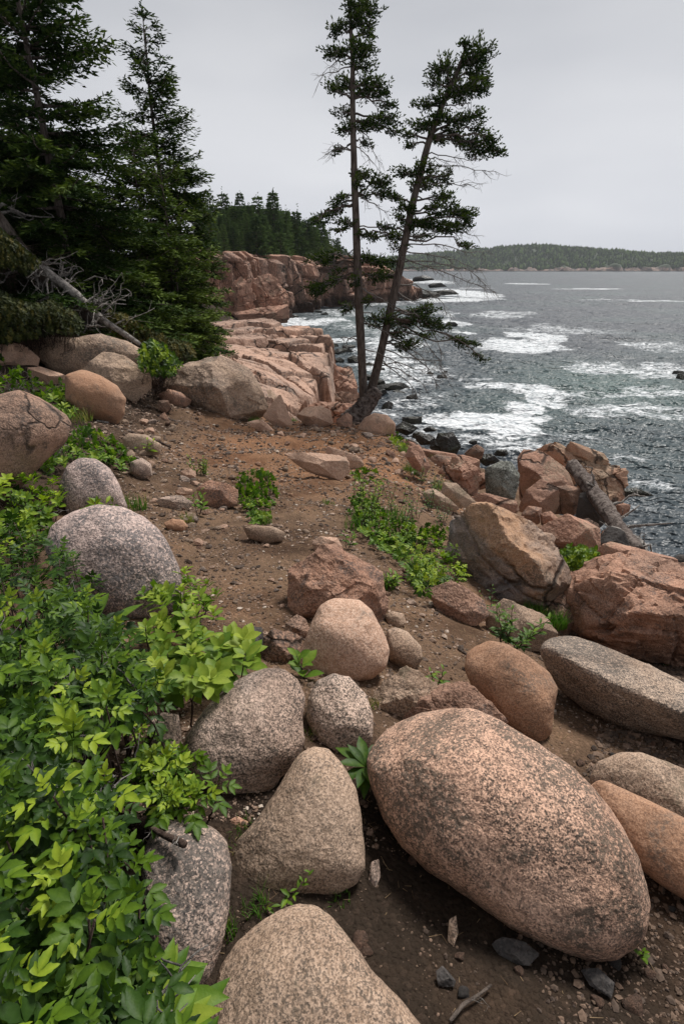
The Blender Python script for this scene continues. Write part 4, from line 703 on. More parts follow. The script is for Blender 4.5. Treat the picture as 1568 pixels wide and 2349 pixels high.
# dark wet rocks along the water
wetl = [(1025, 1022, 38, 26, 24.5, 'largest black wet rock on the near shore, pyramid shaped'), (1118, 1055, 26, 12, 23, 'low black wet rock behind the grey green boulder'), (905, 988, 20, 8, 31, None), (945, 965, 28, 9, 30, None), (930, 985, 30, 12, 27, 'flat brownish wet slab below the pale boulder'), (975, 1010, 24, 12, 25.5, None), (1000, 1025, 16, 9, 24.5, None), (960, 1000, 16, 8, 27, None),
        (888, 935, 14, 12, 36, None), (862, 905, 26, 12, 42, None), (912, 905, 22, 7, 43, None), (905, 890, 38, 10, 46, 'long dark rock with a slanted ridge behind the twin trees'), (945, 916, 15, 10, 40, None), (870, 885, 18, 12, 46, None), (985, 862, 12, 6, 55, None), (1013, 868, 13, 8, 52, 'small black rock in open water, nearest the end of the low green branch'), (1022, 857, 8, 5, 56, None), (930, 868, 14, 6, 53, None), (800, 800, 16, 8, 63, None), (790, 812, 28, 12, 58, 'black boulder at the foot of the pink ledge'), (815, 828, 22, 9, 54, None), (765, 797, 14, 7, 66, None), (775, 830, 14, 7, 55, None), (845, 840, 16, 6, 56, None), (850, 870, 18, 10, 47, None), (870, 850, 15, 6, 55, None),
        (1440, 1130, 40, 7, 19.5, 'flat dark slab awash right of the shore pile'), (1562, 873, 16, 13, 52, 'dark rock at the right edge of the sea'), (1555, 858, 20, 6, 56, None), (675, 727, 10, 3, 105, None), (745, 721, 10, 3, 110, None), (730, 715, 9, 2, 115, None), (980, 676, 30, 6, 168, None), (1020, 672, 30, 4, 172, None), (1000, 655, 22, 4, 210, None), (965, 640, 26, 5, 250, None), (900, 690, 34, 5, 158, None), (1035, 746, 16, 5, 88, None), (1180, 1095, 14, 10, 16, None), (1085, 1015, 12, 5, 26, None), (755, 850, 18, 10, 48, None), (735, 905, 24, 12, 38, None), (770, 890, 20, 10, 40, None), (985, 985, 16, 5, 28, None), (1150, 1040, 18, 7, 24, None)]
for cx, cy, rx, ry, d, lab in wetl:
    n = 8; a = np.linspace(0, 6.28, n, endpoint=False) + rs.uniform(-.3, .3, n)
    pl = [(cx + rx * rs.uniform(.75, 1.15) * math.cos(q), cy - ry * rs.uniform(.8, 1.3) * math.sin(q) * (1.3 if math.sin(q) > 0 else 1)) for q in a]
    dd_ = min(d, 8.0 / -ray(cx, cy + ry * 0.6)[2]) 
    rock('sea_rock', lab or 'low dark wet rock in the shallow water along the shore', 'rock', 'wet', pl, dist=dd_, kind='block', k=0.7, group=None if lab else 'dark wet rocks along the waterline', lvl=5)

# ------------------------------------------------------------------ the pink ledge, sea stacks
lg = empty('rock_ledge', atz(640, 900, 1.0), 'broad sloping pink granite ledge with a steep dark seaward face, beyond the big triangular boulder', 'ledge')
def slab_field():
    ed_ = [(708, 925, 25.5), (700, 880, 27), (716, 838, 29.5), (754, 790, 34), (738, 774, 38), (692, 757, 42), (635, 737, 45), (560, 731, 47), (465, 742, 47)]
    inn = [(420, 765, 40), (400, 830, 19), (540, 900, 17.5), (640, 915, 20)]
    E = np.array([aty(*q) for q in ed_]); I = np.array([aty(*q) for q in inn]); poly = np.r_[E, I][:, :2]
    ctl = np.r_[E, I, np.array([aty(*q) for q in [(480, 800, 27), (560, 790, 31), (620, 780, 35), (680, 790, 34), (600, 840, 26), (640, 870, 25.5), (560, 760, 40)]])]
    K = _tps(((ctl[:, None, :2] - ctl[None, :, :2]) ** 2).sum(-1)) + np.eye(len(ctl)) * 2.0; P = np.c_[np.ones(len(ctl)), ctl[:, :2]]
    w = np.linalg.solve(np.block([[K, P], [P.T, np.zeros((3, 3))]]), np.r_[ctl[:, 2], 0, 0, 0])
    xs = np.arange(-16, 1.5, 0.075); ys = np.arange(16.5, 48.5, 0.10); X, Y = np.meshgrid(xs, ys); x, y = X.ravel(), Y.ravel()
    z = np.empty(len(x))
    for s0 in range(0, len(x), 40000):
        q = np.c_[x, y][s0:s0 + 40000]; z[s0:s0 + 40000] = _tps(((q[:, None] - ctl[None, :, :2]) ** 2).sum(-1)) @ w[:len(ctl)] + w[len(ctl)] + q @ w[len(ctl) + 1:]
    p = np.c_[x, y, 0 * x + 3.0]
    sdist = np.full(len(x), 1e9)
    for (x1, y1), (x2, y2) in zip(poly, np.roll(poly, -1, 0)):
        t = np.clip(((x - x1) * (x2 - x1) + (y - y1) * (y2 - y1)) / ((x2 - x1) ** 2 + (y2 - y1) ** 2), 0, 1); sdist = np.minimum(sdist, np.hypot(x - x1 - t * (x2 - x1), y - y1 - t * (y2 - y1)))
    sdist = np.where(poly_in(poly, x, y), sdist, -sdist)
    h1, e1, t1 = joints(p * [1, 1, 0], (5.0, 3.0, 50), 3.3, 0.75, 0.0); h2, e2, t2 = joints(p * [1, 1, 0], (1.7, 1.1, 50), 8.1, 0.6, 0.0); h3, e3, t3 = joints(p * [1, 1, 0], (6.5, 5.0, 50), 14.1, 0.95, 0.0)
    sdist = sdist + (h1 - 0.5) * 1.3 + (h2 - 0.5) * 0.3 + 0.3
    rough_ = 0.35 + 0.65 * sstep(-9, -3, x)
    z = z + ((h1 - 0.5) * 0.30 + t1 * 0.34 + (h2 - 0.5) * 0.05 + t2 * 0.09 + (h3 - .5) * 0.55 + t3 * .6) * rough_ - 0.35 * sstep(0.04, 0, e1) * rough_ - 0.12 * sstep(0.05, 0, e2) * rough_ - .4 * sstep(.02, 0, e3) + 0.05 * fbm(p * 0.9, 4)
    wall = sstep(-0.42, 0.0, sdist); low = 0.3 + 1.6 * np.floor(h2 * 3) / 3 * sstep(-2.6, -0.6, sdist) - 2.5 * sstep(-1.2, -3.5, sdist)
    z = low + (z - low) * wall
    nr, nc = X.shape; i = np.arange(nr - 1)[:, None] * nc; j = np.arange(nc - 1)[None]; F = np.stack([i + j, i + j + 1, i + nc + j + 1, i + nc + j], -1).reshape(-1, 4)
    F = F[(sdist[F] > -3.2).all(1)]
    c = np.array(lg.location); mk('ledge_slab', np.c_[x, y, z] - c, [F], M['ledge'], lg, sharp=30)
slab_field()
def piece(poly, d, **kw):
    o = rock('ledge_block', None, None, kw.pop('mat', 'ledge'), poly, dist=d, kind='block', parent=lg, **kw); return o
piece([(615, 890), (630, 880), (700, 910), (712, 930), (700, 945), (660, 935), (625, 915)], 25.5, k=0.6, lvl=6)
piece([(700, 870), (720, 825), (765, 835), (805, 850), (820, 885), (815, 935), (740, 945), (705, 920)], 33.5, k=0.7, lvl=6, cr=2.0, mat='red')
piece([(760, 870), (778, 842), (806, 845), (810, 865), (822, 890), (800, 920), (768, 905)], 36, k=0.7, cr=1.5)
piece([(690, 935), (735, 922), (790, 925), (830, 940), (835, 965), (780, 975), (720, 960)], 22.5, k=0.6, cr=1.6, mat='red')
piece([(720, 905), (780, 902), (845, 918), (850, 950), (800, 965), (735, 945)], 30, k=0.6, cr=1.6, mat='brown')
piece([(450, 800), (500, 790), (545, 820), (540, 870), (480, 880), (445, 850)], 26, k=0.6, lvl=6, mat='boulder_far')
def stack(label, poly, d, **kw): return rock('sea_stack', label, 'sea stack', 'red', poly, dist=d, kind='block', k=0.8, lvl=6, cr=1.5, rough=0.02, pk=4, merge=30, strata=((0, 0, 1), 1.4, .12), **kw)
stack('left of two square pillars of pink rock in front of the cliff', [(535, 648), (548, 638), (568, 638), (577, 645), (582, 680), (590, 738), (540, 740), (537, 690)], 79)
stack('right and wider of two square pillars of pink rock in front of the cliff', [(578, 642), (592, 632), (615, 632), (622, 645), (640, 650), (640, 672), (662, 680), (663, 735), (600, 740), (583, 700)], 80.5)
stack('low broad block of rock at the foot of the two pillars', [(540, 722), (560, 712), (620, 712), (662, 704), (663, 733), (635, 742), (560, 745)], 77.5)
stack('stepped buttress of pink rock joining the cliff left of the pillars', [(478, 700), (500, 668), (525, 665), (545, 690), (560, 735), (520, 745), (470, 740)], 81)
# ------------------------------------------------------------------ conifers
def shoots(mb, P, Dn, ln, wd, tint, rng, flat=False):
    """needle shoots: two crossed spindle shaped blades each"""
    P = np.asarray(P); n = len(P)
    if not n: return
    Dn = np.asarray(Dn); Dn = Dn / (np.linalg.norm(Dn, axis=1)[:, None] + 1e-9); ln = np.broadcast_to(ln, n)[:, None]; wd = np.broadcast_to(wd, n)[:, None]
    rnd = rng.normal(size=(n, 3)); A = np.cross(Dn, rnd); A /= np.linalg.norm(A, axis=1)[:, None] + 1e-9; Bv = np.cross(Dn, A)
    V = []
    if flat:
        A = A * 0.55 + np.cross(Dn, [0, 0, 1.0])
        V = np.stack([P, P + Dn * ln * 0.45 + A * wd * 0.5, P + Dn * ln, P + Dn * ln * 0.45 - A * wd * 0.5], 1).reshape(-1, 3); b = np.arange(n)[:, None] * 4
        mb.add(V, b + [0, 1, 2, 3], np.repeat(np.broadcast_to(tint, n), 4)); return
    for S in (A, Bv):
        V += [P, P + Dn * ln * 0.45 + S * wd * 0.5, P + Dn * ln, P + Dn * ln * 0.45 - S * wd * 0.5]
    V = np.stack(V, 1).reshape(-1, 3); b = np.arange(n)[:, None] * 8
    F = np.concatenate([b + [0, 1, 2, 3], b + [4, 5, 6, 7]])
    mb.add(V, F, np.repeat(np.broadcast_to(tint, n), 8))
def spruce(name, label, base, H, Rm, seed, group=None, shoot=0.11, tw=0.13, whorl=0.24, lean=(0, 0), lo=0.02, prof=0.75, trunk=0.02, sides=6, dens=1.0, col=0.45, far=False, yrange=None, cat='spruce tree', open_=0.0, amax=None, cap=9):
    rng = np.random.RandomState(seed); base = np.array(base, float); wood = MB(); fol = MB(); lim = []
    zt = np.linspace(0, 1, 10); tp = base + np.c_[lean[0] * zt ** 1.3 * H, lean[1] * zt * H, zt * H]
    tp[1:-1] += rng.normal(size=(8, 3)) * [H * .004, H * .004, 0]
    tube(wood, tp, H * trunk * (1 - zt) ** 0.9 + 0.008, sides, 0.5)
    z = lo * H
    while z < H * 0.985:
        f = z / H; L0 = Rm * ((1 - f) ** prof) * (1.0 if f > 0.12 else 0.7 + 2.5 * f) + 0.06; L0 = min(L0, cap)
        if yrange and not (yrange[0] < base[2] + z < yrange[1]): z += whorl; continue
        for q in range(rng.randint(4, 9)):
            if rng.rand() < open_: continue
            az = rng.uniform(0, 2 * math.pi); Ln = L0 * rng.uniform(0.62, 1.18)
            if Ln < 0.12: Ln = 0.12
            zz = z + rng.uniform(-.18, .18) * whorl; c0 = np.array([np.interp(zz / H, zt, tp[:, k]) for k in range(3)])
            a = np.array([math.cos(az), math.sin(az), 0]); pr = np.array([-a[1], a[0], 0])
            s0 = 0.75 * f ** 2 - 0.18 + rng.uniform(-.08, .1); dr = 0.42 * (1 - f) + 0.05; up = 0.30
            nt_ = 6; t = np.linspace(0, 1, nt_)
            fx = lambda t: c0 + a * (Ln * t)[:, None] + pr * (0.06 * Ln * np.sin(t * 3 + seed))[:, None] + np.array([0, 0, 1.]) * (Ln * (s0 * t - dr * t ** 2 + up * t ** 3.2))[:, None]
            tube(wood, fx(t), 0.006 + 0.013 * Ln * (1 - t) ** 0.8, 3, 0.5)
            nt2 = max(3, int(Ln / tw)); tt = (np.arange(nt2) + rng.rand(nt2)) / nt2; tt = 0.12 + 0.88 * tt ** 0.8
            for sd2 in (-1, 1):
                lt = Ln * 0.36 * (1.05 - tt) ** 0.55 * rng.uniform(0.6, 1.15, nt2) + shoot
                dirs = a * 0.75 + pr * sd2 * rng.uniform(0.65, 1.0, nt2)[:, None] + np.c_[np.zeros(nt2), np.zeros(nt2), rng.uniform(-0.28, 0.02, nt2)]
                dirs /= np.linalg.norm(dirs, axis=1)[:, None]; o = fx(tt)
                ns = np.maximum(2, (lt / (shoot * 0.52) * dens).astype(int)); idx = np.repeat(np.arange(nt2), ns)
                u = (np.concatenate([np.arange(k) for k in ns]) + rng.rand(len(idx))) / ns[idx]
                pos = o[idx] + dirs[idx] * (lt[idx] * u)[:, None]; pos[:, 2] -= 0.16 * lt[idx] * u ** 2
                dd = dirs[idx] + rng.normal(size=(len(idx), 3)) * [0.5, 0.5, 0.3] + [0, 0, 0.16]
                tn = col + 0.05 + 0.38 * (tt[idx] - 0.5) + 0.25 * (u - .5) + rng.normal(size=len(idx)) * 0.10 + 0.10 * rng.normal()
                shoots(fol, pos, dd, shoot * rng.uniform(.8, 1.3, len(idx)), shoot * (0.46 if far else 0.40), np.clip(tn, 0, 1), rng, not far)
        z += whorl * rng.uniform(0.8, 1.2)
    shoots(fol, np.repeat(tp[-1][None] - [0, 0, shoot * 1.2], 14, 0) + rng.normal(size=(14, 3)) * shoot * [.25, .25, 1.0], np.array([0, 0, .8]) + rng.normal(size=(14, 3)) * .6, shoot, shoot * .4, 0.5, rng)
    r = empty(name, base, label, cat, group)
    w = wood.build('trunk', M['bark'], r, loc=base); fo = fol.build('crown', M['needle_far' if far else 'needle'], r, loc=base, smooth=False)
    return r

def gz(x, y): return float(hbase(x, y)[0])
def treeat(px, y):   # world x for an image column at a distance and the ground height there
    q = aty(px, 800, y); return q[0], y
SP = [  # pixel column and row of the top, distance, crown radius, label, colour, openness
    (-13, 12.8, -330, 2.7, 'huge dark spruce at the left whose top leaves the frame', 0.42, 0.0),
    (-150, 14.0, -420, 2.8, 'dark spruce filling the upper left corner', 0.40, 0.0),
    (325, 18.0, 12, 2.05, 'tall open topped spruce standing alone against the sky, left half', 0.42, 0.15, 1.35),
    (300, 16.0, 300, 1.8, 'shorter spruce just left below the tall open topped one', 0.55, 0.0),
    (366, 15.5, 368, 1.7, 'bushy mid green spruce in front of the tall open topped one', 0.68, 0.0, 1.05),
    (396, 17.5, 330, 1.6, 'dark spruce at the right edge of the left group, above the pink ledge', 0.42, 0.0, 1.0),
    (235, 14.2, 470, 2.3, 'broad lower spruce with layered branches over the fallen trunk', 0.62, 0.0),
    (396, 15.2, 560, 0.85, 'small spruce whose branch tips overlap the pink cliff', 0.7, 0.0),
    (40, 19.0, 200, 2.4, 'dark spruce deep behind the left group', 0.3, 0.0, 1.8),
    (205, 20.0, 420, 2.3, 'shaded spruce in the gap behind the broad lower one', 0.3, 0.0, 1.8),
    (330, 13.6, 640, 0.95, 'young spruce with low fans of branches behind the green bush', 0.75, 0.0),
    (-20, 13.0, 330, 2.0, 'dark spruce at the left edge behind the fallen tree', 0.35, 0.0),
]
for k_, (px, d, topy, Rm, lab, col, op, *cp_) in enumerate(SP):
    tq = aty(px, topy, d); g = gz(tq[0], d) - 0.1
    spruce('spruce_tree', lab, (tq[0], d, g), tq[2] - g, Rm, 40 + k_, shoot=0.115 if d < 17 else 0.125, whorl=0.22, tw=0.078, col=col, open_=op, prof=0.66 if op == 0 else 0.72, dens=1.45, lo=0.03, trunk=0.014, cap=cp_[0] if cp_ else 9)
# woods on the far cliff: a few prototypes, copied
protos = []
for k_ in range(5):
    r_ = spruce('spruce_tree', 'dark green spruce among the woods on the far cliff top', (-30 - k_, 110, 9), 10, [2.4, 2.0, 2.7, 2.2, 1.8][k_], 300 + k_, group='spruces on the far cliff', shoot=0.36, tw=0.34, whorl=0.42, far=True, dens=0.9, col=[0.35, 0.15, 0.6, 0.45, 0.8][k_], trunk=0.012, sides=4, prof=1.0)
    protos.append(r_)
rs = np.random.RandomState(11); spots = []
tops = [(510, 443, 118), (549, 443, 120), (590, 450, 122), (625, 440, 124), (655, 480, 126), (680, 484, 130), (703, 505, 134), (716, 500, 136), (736, 505, 140), (752, 530, 146), (775, 545, 150)]
for px, py, d in tops: spots.append((px, d, py))
sky_ = lambda px: np.interp(px, [440, 500, 540, 600, 640, 690, 720, 760, 800, 860, 920, 960], [455, 470, 462, 470, 475, 502, 508, 545, 566, 585, 600, 618])
for row, (dd, low) in enumerate([(14, 78), (9, 60), (20, 20), (28, 8)]):
    for px in np.arange(455, 800, 10.5):
        d = np.interp(px, [470, 510, 600, 672, 712, 800, 905], [86, 92, 101, 116, 130, 145, 158]) + dd + rs.uniform(-3, 3)
        spots.append((px + rs.uniform(-5, 5), d, sky_(px) + low * rs.uniform(0.25, 1.15)))
for px in np.arange(800, 900, 12):
    d = np.interp(px, [800, 905], [152, 168]) + rs.uniform(0, 8); spots.append((px, d, sky_(px) + rs.uniform(0, 14)))
first = set()
for k_, (px, d, topy) in enumerate(spots):
    q = aty(px, topy, d); base = float(shore_h(np.array([q[0]]), np.array([float(d)]))[0]) - 0.2
    hh = max(q[2] - base, 3.0); pi = k_ % 5; src = protos[pi]
    o = src if pi not in first else copy_tree(src); first.add(pi)
    o.location = (q[0], d, base); s_ = hh / 10; o.scale = (s_ * rs.uniform(.95, 1.3),) * 2 + (s_,); o.rotation_euler.z = rs.uniform(0, 6.28)
# forest over the far headland (nobody could count it)
rs = np.random.RandomState(3); n = 9000; xx = rs.uniform(-100, 1340, n); y_ = 1615 + 250 * rs.rand(n) ** 1.2; zz = far_h(xx, y_)
hh = rs.uniform(7, 13, n) + 3 * (rs.rand(n) < .08); rr_ = hh * rs.uniform(0.22, 0.34, n); mb = MB(); S = 6; th = np.arange(S) / S * 2 * math.pi
V = []; cone = rs.rand(n) < 0.75
for lv, (hz, rz) in enumerate([(0.05, 0.8), (0.35, 1.0), (0.36, 0.62), (0.68, 0.62), (0.69, 0.34)]):
    rz2 = np.where(cone, rz, [0.5, 1.1, 1.2, 0.95, 0.8][lv]) * rr_
    jit = rs.uniform(0.7, 1.25, (n, S)); V.append(np.stack([xx[:, None] + np.cos(th) * rz2[:, None] * jit, y_[:, None] + np.sin(th) * rz2[:, None] * jit, (zz + hz * hh)[:, None] + 0 * th], -1))
V.append(np.stack([xx, y_, zz + hh], -1)[:, None, :]); V = np.concatenate(V, 1); per = V.shape[1]; b0 = np.arange(n)[:, None, None] * per
c = np.arange(S); qf = np.stack([np.stack([l * S + c, l * S + (c + 1) % S, (l + 1) * S + (c + 1) % S, (l + 1) * S + c], 1) for l in range(4)]).reshape(-1, 4)
tf = np.stack([4 * S + c, 4 * S + (c + 1) % S, np.full(S, 5 * S)], 1)
tn = np.clip(np.where(cone, rs.uniform(0, .45, n), rs.uniform(.5, 1, n)), 0, 1)
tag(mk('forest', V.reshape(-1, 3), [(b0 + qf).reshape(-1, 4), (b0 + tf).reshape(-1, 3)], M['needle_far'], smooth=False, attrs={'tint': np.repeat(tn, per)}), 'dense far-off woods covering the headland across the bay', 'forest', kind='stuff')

# ------------------------------------------------------------------ the twin wind-shaped spruces
def twin(name, label, D0, trunk, clumps, bare, seed, stump=None):
    rng = np.random.RandomState(seed); wood = MB(); fol = MB(); twg = MB()
    T = []
    for px, py, w in trunk:
        q = att(px, py, 1.0); d = ray(px, py); q = CAM + d * (D0 / d[1]); T.append((*q, w * D0 / FPX / math.cos(PITCH) * 0.5 * 0.68))
    T = np.array(T); n = 40; s = np.linspace(0, len(T) - 1, n); TT = np.array([np.interp(s, np.arange(len(T)), T[:, k]) for k in range(4)]).T
    for k in (0, 1, 2): TT[2:-2, k] = np.convolve(TT[:, k], [.15, .2, .3, .2, .15], 'valid')
    tube(wood, TT[:, :3], TT[:, 3], 12, 0.5, 0.12, seed)
    sc_px = D0 / FPX / math.cos(PITCH)
    tops = np.array([(px, py) for px, py, w in trunk], float)
    def on_trunk(py): 
        o = np.argsort(tops[:, 1]); px = np.interp(py, tops[o, 1], tops[o, 0]); d = ray(px, py); return CAM + d * (D0 / d[1])
    for (cx, cy, rx, ry, drop) in clumps:
        dep = rng.uniform(-0.25, 0.25) * (1 if abs(cx - np.interp(cy, np.sort(tops[:, 1]), tops[np.argsort(tops[:, 1]), 0])) > 25 else 1.6)
        d = ray(cx, cy); C = CAM + d * ((D0 + dep) / d[1]); RX, RY = rx * sc_px, ry * sc_px
        A = on_trunk(cy + drop); P = wobble(A, C, 7, 0.05, rng, -0.04); tube(wood, P, np.linspace(0.022, 0.008, 7), 5)
        nb = int(5 + 620 * RX * RY); pos = []; dr = []; tn = []
        for b in range(nb):
            v = rng.normal(size=3); v /= np.linalg.norm(v); e = C + v * [RX, 0.8 * RX, RY] * rng.uniform(0.5, 1.15)
            t0 = rng.uniform(0.55, 1.0); o = P[min(6, int(t0 * 6))] + rng.normal(size=3) * 0.02
            if np.linalg.norm(e - o) > 2.2 * RX: o = C + (o - C) * 0.4
            pl = wobble(o, e, 4, 0.10, rng, 0.08); tube(twg, pl, np.linspace(0.006, 0.0025, 4), 3)
            m = max(4, int(np.linalg.norm(e - o) / 0.022)); t = rng.uniform(0.25, 1.0, m); q = np.array([np.interp(t, [0, .333, .667, 1], pl[:, k]) for k in range(3)]).T
            dd = (e - o) / (np.linalg.norm(e - o) + 1e-9) * 0.8 + rng.normal(size=(m, 3)) * 0.6 + [0, 0, 0.30]
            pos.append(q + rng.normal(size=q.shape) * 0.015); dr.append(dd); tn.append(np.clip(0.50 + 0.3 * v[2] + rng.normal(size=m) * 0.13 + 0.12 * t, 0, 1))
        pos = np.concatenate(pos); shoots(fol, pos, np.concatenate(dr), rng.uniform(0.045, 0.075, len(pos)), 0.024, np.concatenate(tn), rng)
    for pl in bare:
        dep = rng.uniform(-.3, .3); P = [on_trunk(pl[0][1])]
        for k, (px, py) in enumerate(pl[1:]): d = ray(px, py); P.append(CAM + d * ((D0 + dep * (k + 1) / len(pl)) / d[1]))
        P = np.array(P); s = np.linspace(0, len(P) - 1, 12); Q = np.array([np.interp(s, np.arange(len(P)), P[:, k]) for k in range(3)]).T; Q[1:-1] += rng.normal(size=(10, 3)) * 0.012
        tube(twg, Q, np.linspace(0.014, 0.004, 12), 4); Lb = np.linalg.norm(P[-1] - P[0])
        for b in range(int(Lb * 13)):
            i = rng.randint(3, 12); dirv = (Q[-1] - Q[0]) / Lb * 0.6 + rng.normal(size=3) * 0.5 + [0, 0, -0.35]; e = Q[i] + dirv * rng.uniform(0.08, 0.30)
            pl2 = wobble(Q[i], e, 4, 0.08, rng); tube(twg, pl2, np.linspace(0.005, 0.0018, 4), 3)
            for _ in range(2):
                e2 = pl2[2] + rng.normal(size=3) * 0.06 + [0, 0, -0.03]; tube(twg, [pl2[1 + _], e2], [0.0025, 0.0012], 3)
    base = TT[-1, :3].copy(); r = empty(name, base, label, 'spruce tree')
    wood.build('trunk', M['bark'], r, loc=base); fol.build('crown', M['needle'], r, loc=base, smooth=False); twg.build('twigs', M['greytwig'], r, loc=base)
    return r
D1 = 12.0
C1 = [(802, 5, 22, 12, 20), (840, 12, 30, 22, 30), (815, 42, 34, 22, 20), (850, 55, 16, 14, 15), (768, 68, 24, 14, 6), (842, 74, 18, 9, 15), (768, 118, 32, 13, 20), (800, 108, 22, 12, 20), (832, 112, 28, 22, 25), (830, 150, 32, 10, 15), (798, 190, 34, 16, 20), (762, 204, 20, 16, 25), (838, 186, 26, 14, 22),
      (876, 196, 26, 18, 30), (898, 238, 18, 9, -10), (850, 215, 32, 14, 6), (785, 256, 24, 9, 8), (896, 272, 24, 12, -10), (822, 288, 36, 13, 12), (790, 300, 24, 9, -4), (858, 284, 28, 12, -8), (908, 302, 16, 7, -25), (838, 328, 18, 8, -8),
      (770, 345, 16, 7, -14), (840, 400, 26, 14, 20), (872, 412, 28, 16, 40), (818, 398, 20, 12, 10), (884, 440, 22, 14, 12), (782, 458, 24, 14, -12), (762, 478, 18, 9, -20), (826, 420, 14, 12, 5), (836, 448, 18, 8, -10),
      (790, 510, 26, 12, 6), (736, 500, 26, 10, -35), (760, 492, 18, 8, -25), (776, 530, 16, 7, -10), (722, 508, 10, 5, -40), (838, 536, 20, 8, 6), (866, 545, 26, 10, -8), (905, 540, 16, 8, -12),
      (846, 592, 34, 16, 10), (868, 632, 26, 15, 0), (732, 592, 30, 14, 20), (760, 582, 24, 10, 15), (728, 662, 30, 18, -30), (760, 646, 20, 9, -22), (796, 702, 18, 10, -12), (812, 640, 18, 14, 0), (880, 600, 22, 12, 0), (845, 690, 14, 12, 6), (775, 622, 14, 8, -10), (790, 716, 10, 6, -20), (862, 748, 18, 9, -6)]
Bare1 = [[(0, 395 - 50), (770, 340), (745, 355)], [(0, 290), (840, 310), (870, 380)], [(0, 330), (835, 350), (865, 385)], [(0, 345), (770, 330), (760, 352)], [(0, 240), (790, 240), (768, 258)], [(0, 135), (770, 140), (740, 170)], [(0, 150), (760, 165), (735, 172)], [(0, 770), (800, 775), (790, 795)], [(0, 780), (780, 772), (792, 790)], [(0, 520), (870, 520), (905, 560), (925, 600)], [(0, 445), (860, 470), (885, 490)],
         [(0, 715), (850, 720), (872, 750)], [(0, 800), (870, 810), (905, 830), (950, 860)], [(0, 660), (880, 690), (905, 700)], [(0, 730), (890, 765), (935, 800)], [(0, 560), (795, 590), (740, 640)]]
twin('spruce_tree', 'taller and straighter of the twin wind-shaped spruces on the brink, with sparse clumps', D1,
     [(800, -40, 6), (802, 0, 8), (804, 80, 9), (809, 128, 11), (808, 224, 14), (810, 320, 16), (812, 400, 18), (815, 480, 20), (818, 565, 22), (822, 688, 25), (829, 808, 25), (833, 908, 27), (836, 975, 34)], C1, Bare1, 71)
C2 = [(1064, 98, 16, 12, 12), (1102, 118, 28, 26, 40), (1074, 138, 24, 20, 25), (1015, 152, 28, 22, 40), (1098, 168, 30, 20, 30), (992, 184, 18, 15, 20), (1066, 206, 38, 18, 5), (1106, 200, 22, 16, 10), (1034, 180, 22, 16, 15), (1016, 222, 22, 12, 5), (972, 240, 22, 12, 6), (998, 232, 22, 10, 4), (1046, 225, 26, 9, 0),
      (1012, 268, 30, 15, 6), (955, 288, 28, 15, 14), (925, 312, 16, 10, 8), (982, 286, 22, 12, 4), (1056, 272, 30, 14, 20), (1104, 262, 16, 14, 40), (1107, 294, 14, 14, 20), (1068, 322, 28, 14, -5), (1106, 338, 34, 18, -20), (1148, 348, 14, 12, -40), (1130, 318, 16, 14, -10), (1010, 320, 26, 9, 2), (1036, 300, 22, 10, 4), (942, 330, 18, 7, 0),
      (928, 394, 28, 14, 14), (964, 384, 30, 13, 8), (1002, 406, 30, 15, 6), (952, 426, 28, 13, 6), (1030, 404, 12, 14, 6), (980, 425, 26, 10, 4), (898, 452, 26, 12, 14), (930, 476, 24, 14, 8), (1022, 452, 30, 14, 8), (1055, 484, 34, 16, 6), (1078, 500, 14, 14, 6), (978, 510, 42, 16, 6), (940, 516, 28, 15, 6), (1036, 522, 30, 13, 0), (1004, 480, 24, 12, 6), (912, 544, 28, 10, 8), (1058, 520, 22, 10, -5),
      (878, 520, 20, 10, 10), (914, 500, 20, 10, 8), (966, 542, 28, 9, 0), (916, 566, 22, 9, 6), (1076, 566, 20, 7, -18), (888, 630, 22, 13, 6), (902, 600, 18, 10, 4), (985, 706, 30, 11, 6), (955, 716, 28, 10, 4), (1004, 744, 24, 12, -14), (1020, 752, 12, 7, -20), (1072, 790, 24, 12, -65), (1108, 824, 13, 7, -90), (1050, 778, 14, 6, -50), (876, 728, 36, 16, 6), (914, 766, 28, 14, 0), (976, 728, 30, 12, 0), (936, 740, 24, 14, 0), (896, 745, 24, 14, 0), (948, 790, 24, 14, -6), (986, 772, 16, 8, -10), (925, 795, 16, 12, -4)]
Bare2 = [[(0, 352), (1000, 352), (1060, 365), (1090, 362)], [(0, 378), (1010, 380), (1080, 385), (1135, 393)], [(0, 365), (1000, 362), (1045, 372)], [(0, 420), (1030, 422), (1085, 428)], [(0, 240), (1065, 240), (1080, 235)], [(0, 452), (1010, 460), (1040, 480)], [(0, 600), (990, 600), (1040, 612), (1080, 622), (1128, 668)], [(0, 575), (990, 585), (1050, 600), (1100, 620)], [(0, 590), (1000, 620), (1060, 640), (1130, 668)], [(0, 560), (1010, 560), (1070, 580), (1120, 575)],
         [(0, 650), (960, 655), (1010, 690), (1030, 720)], [(0, 620), (970, 610), (1035, 612)], [(0, 665), (940, 690), (985, 685), (1025, 660)], [(0, 700), (980, 740), (1010, 800), (1012, 850)], [(0, 780), (940, 810), (985, 850), (1000, 880)], [(0, 800), (930, 820), (980, 825), (1010, 830)], [(0, 830), (920, 850), (970, 880)], [(0, 760), (930, 790), (970, 820), (985, 860)], [(0, 840), (910, 830), (960, 850), (990, 845)], [(0, 740), (960, 760), (1000, 820), (1020, 860)], [(0, 820), (900, 850), (940, 880), (955, 905)], [(0, 720), (900, 740), (940, 770), (985, 800)], [(0, 545), (1030, 530), (1085, 540)]]
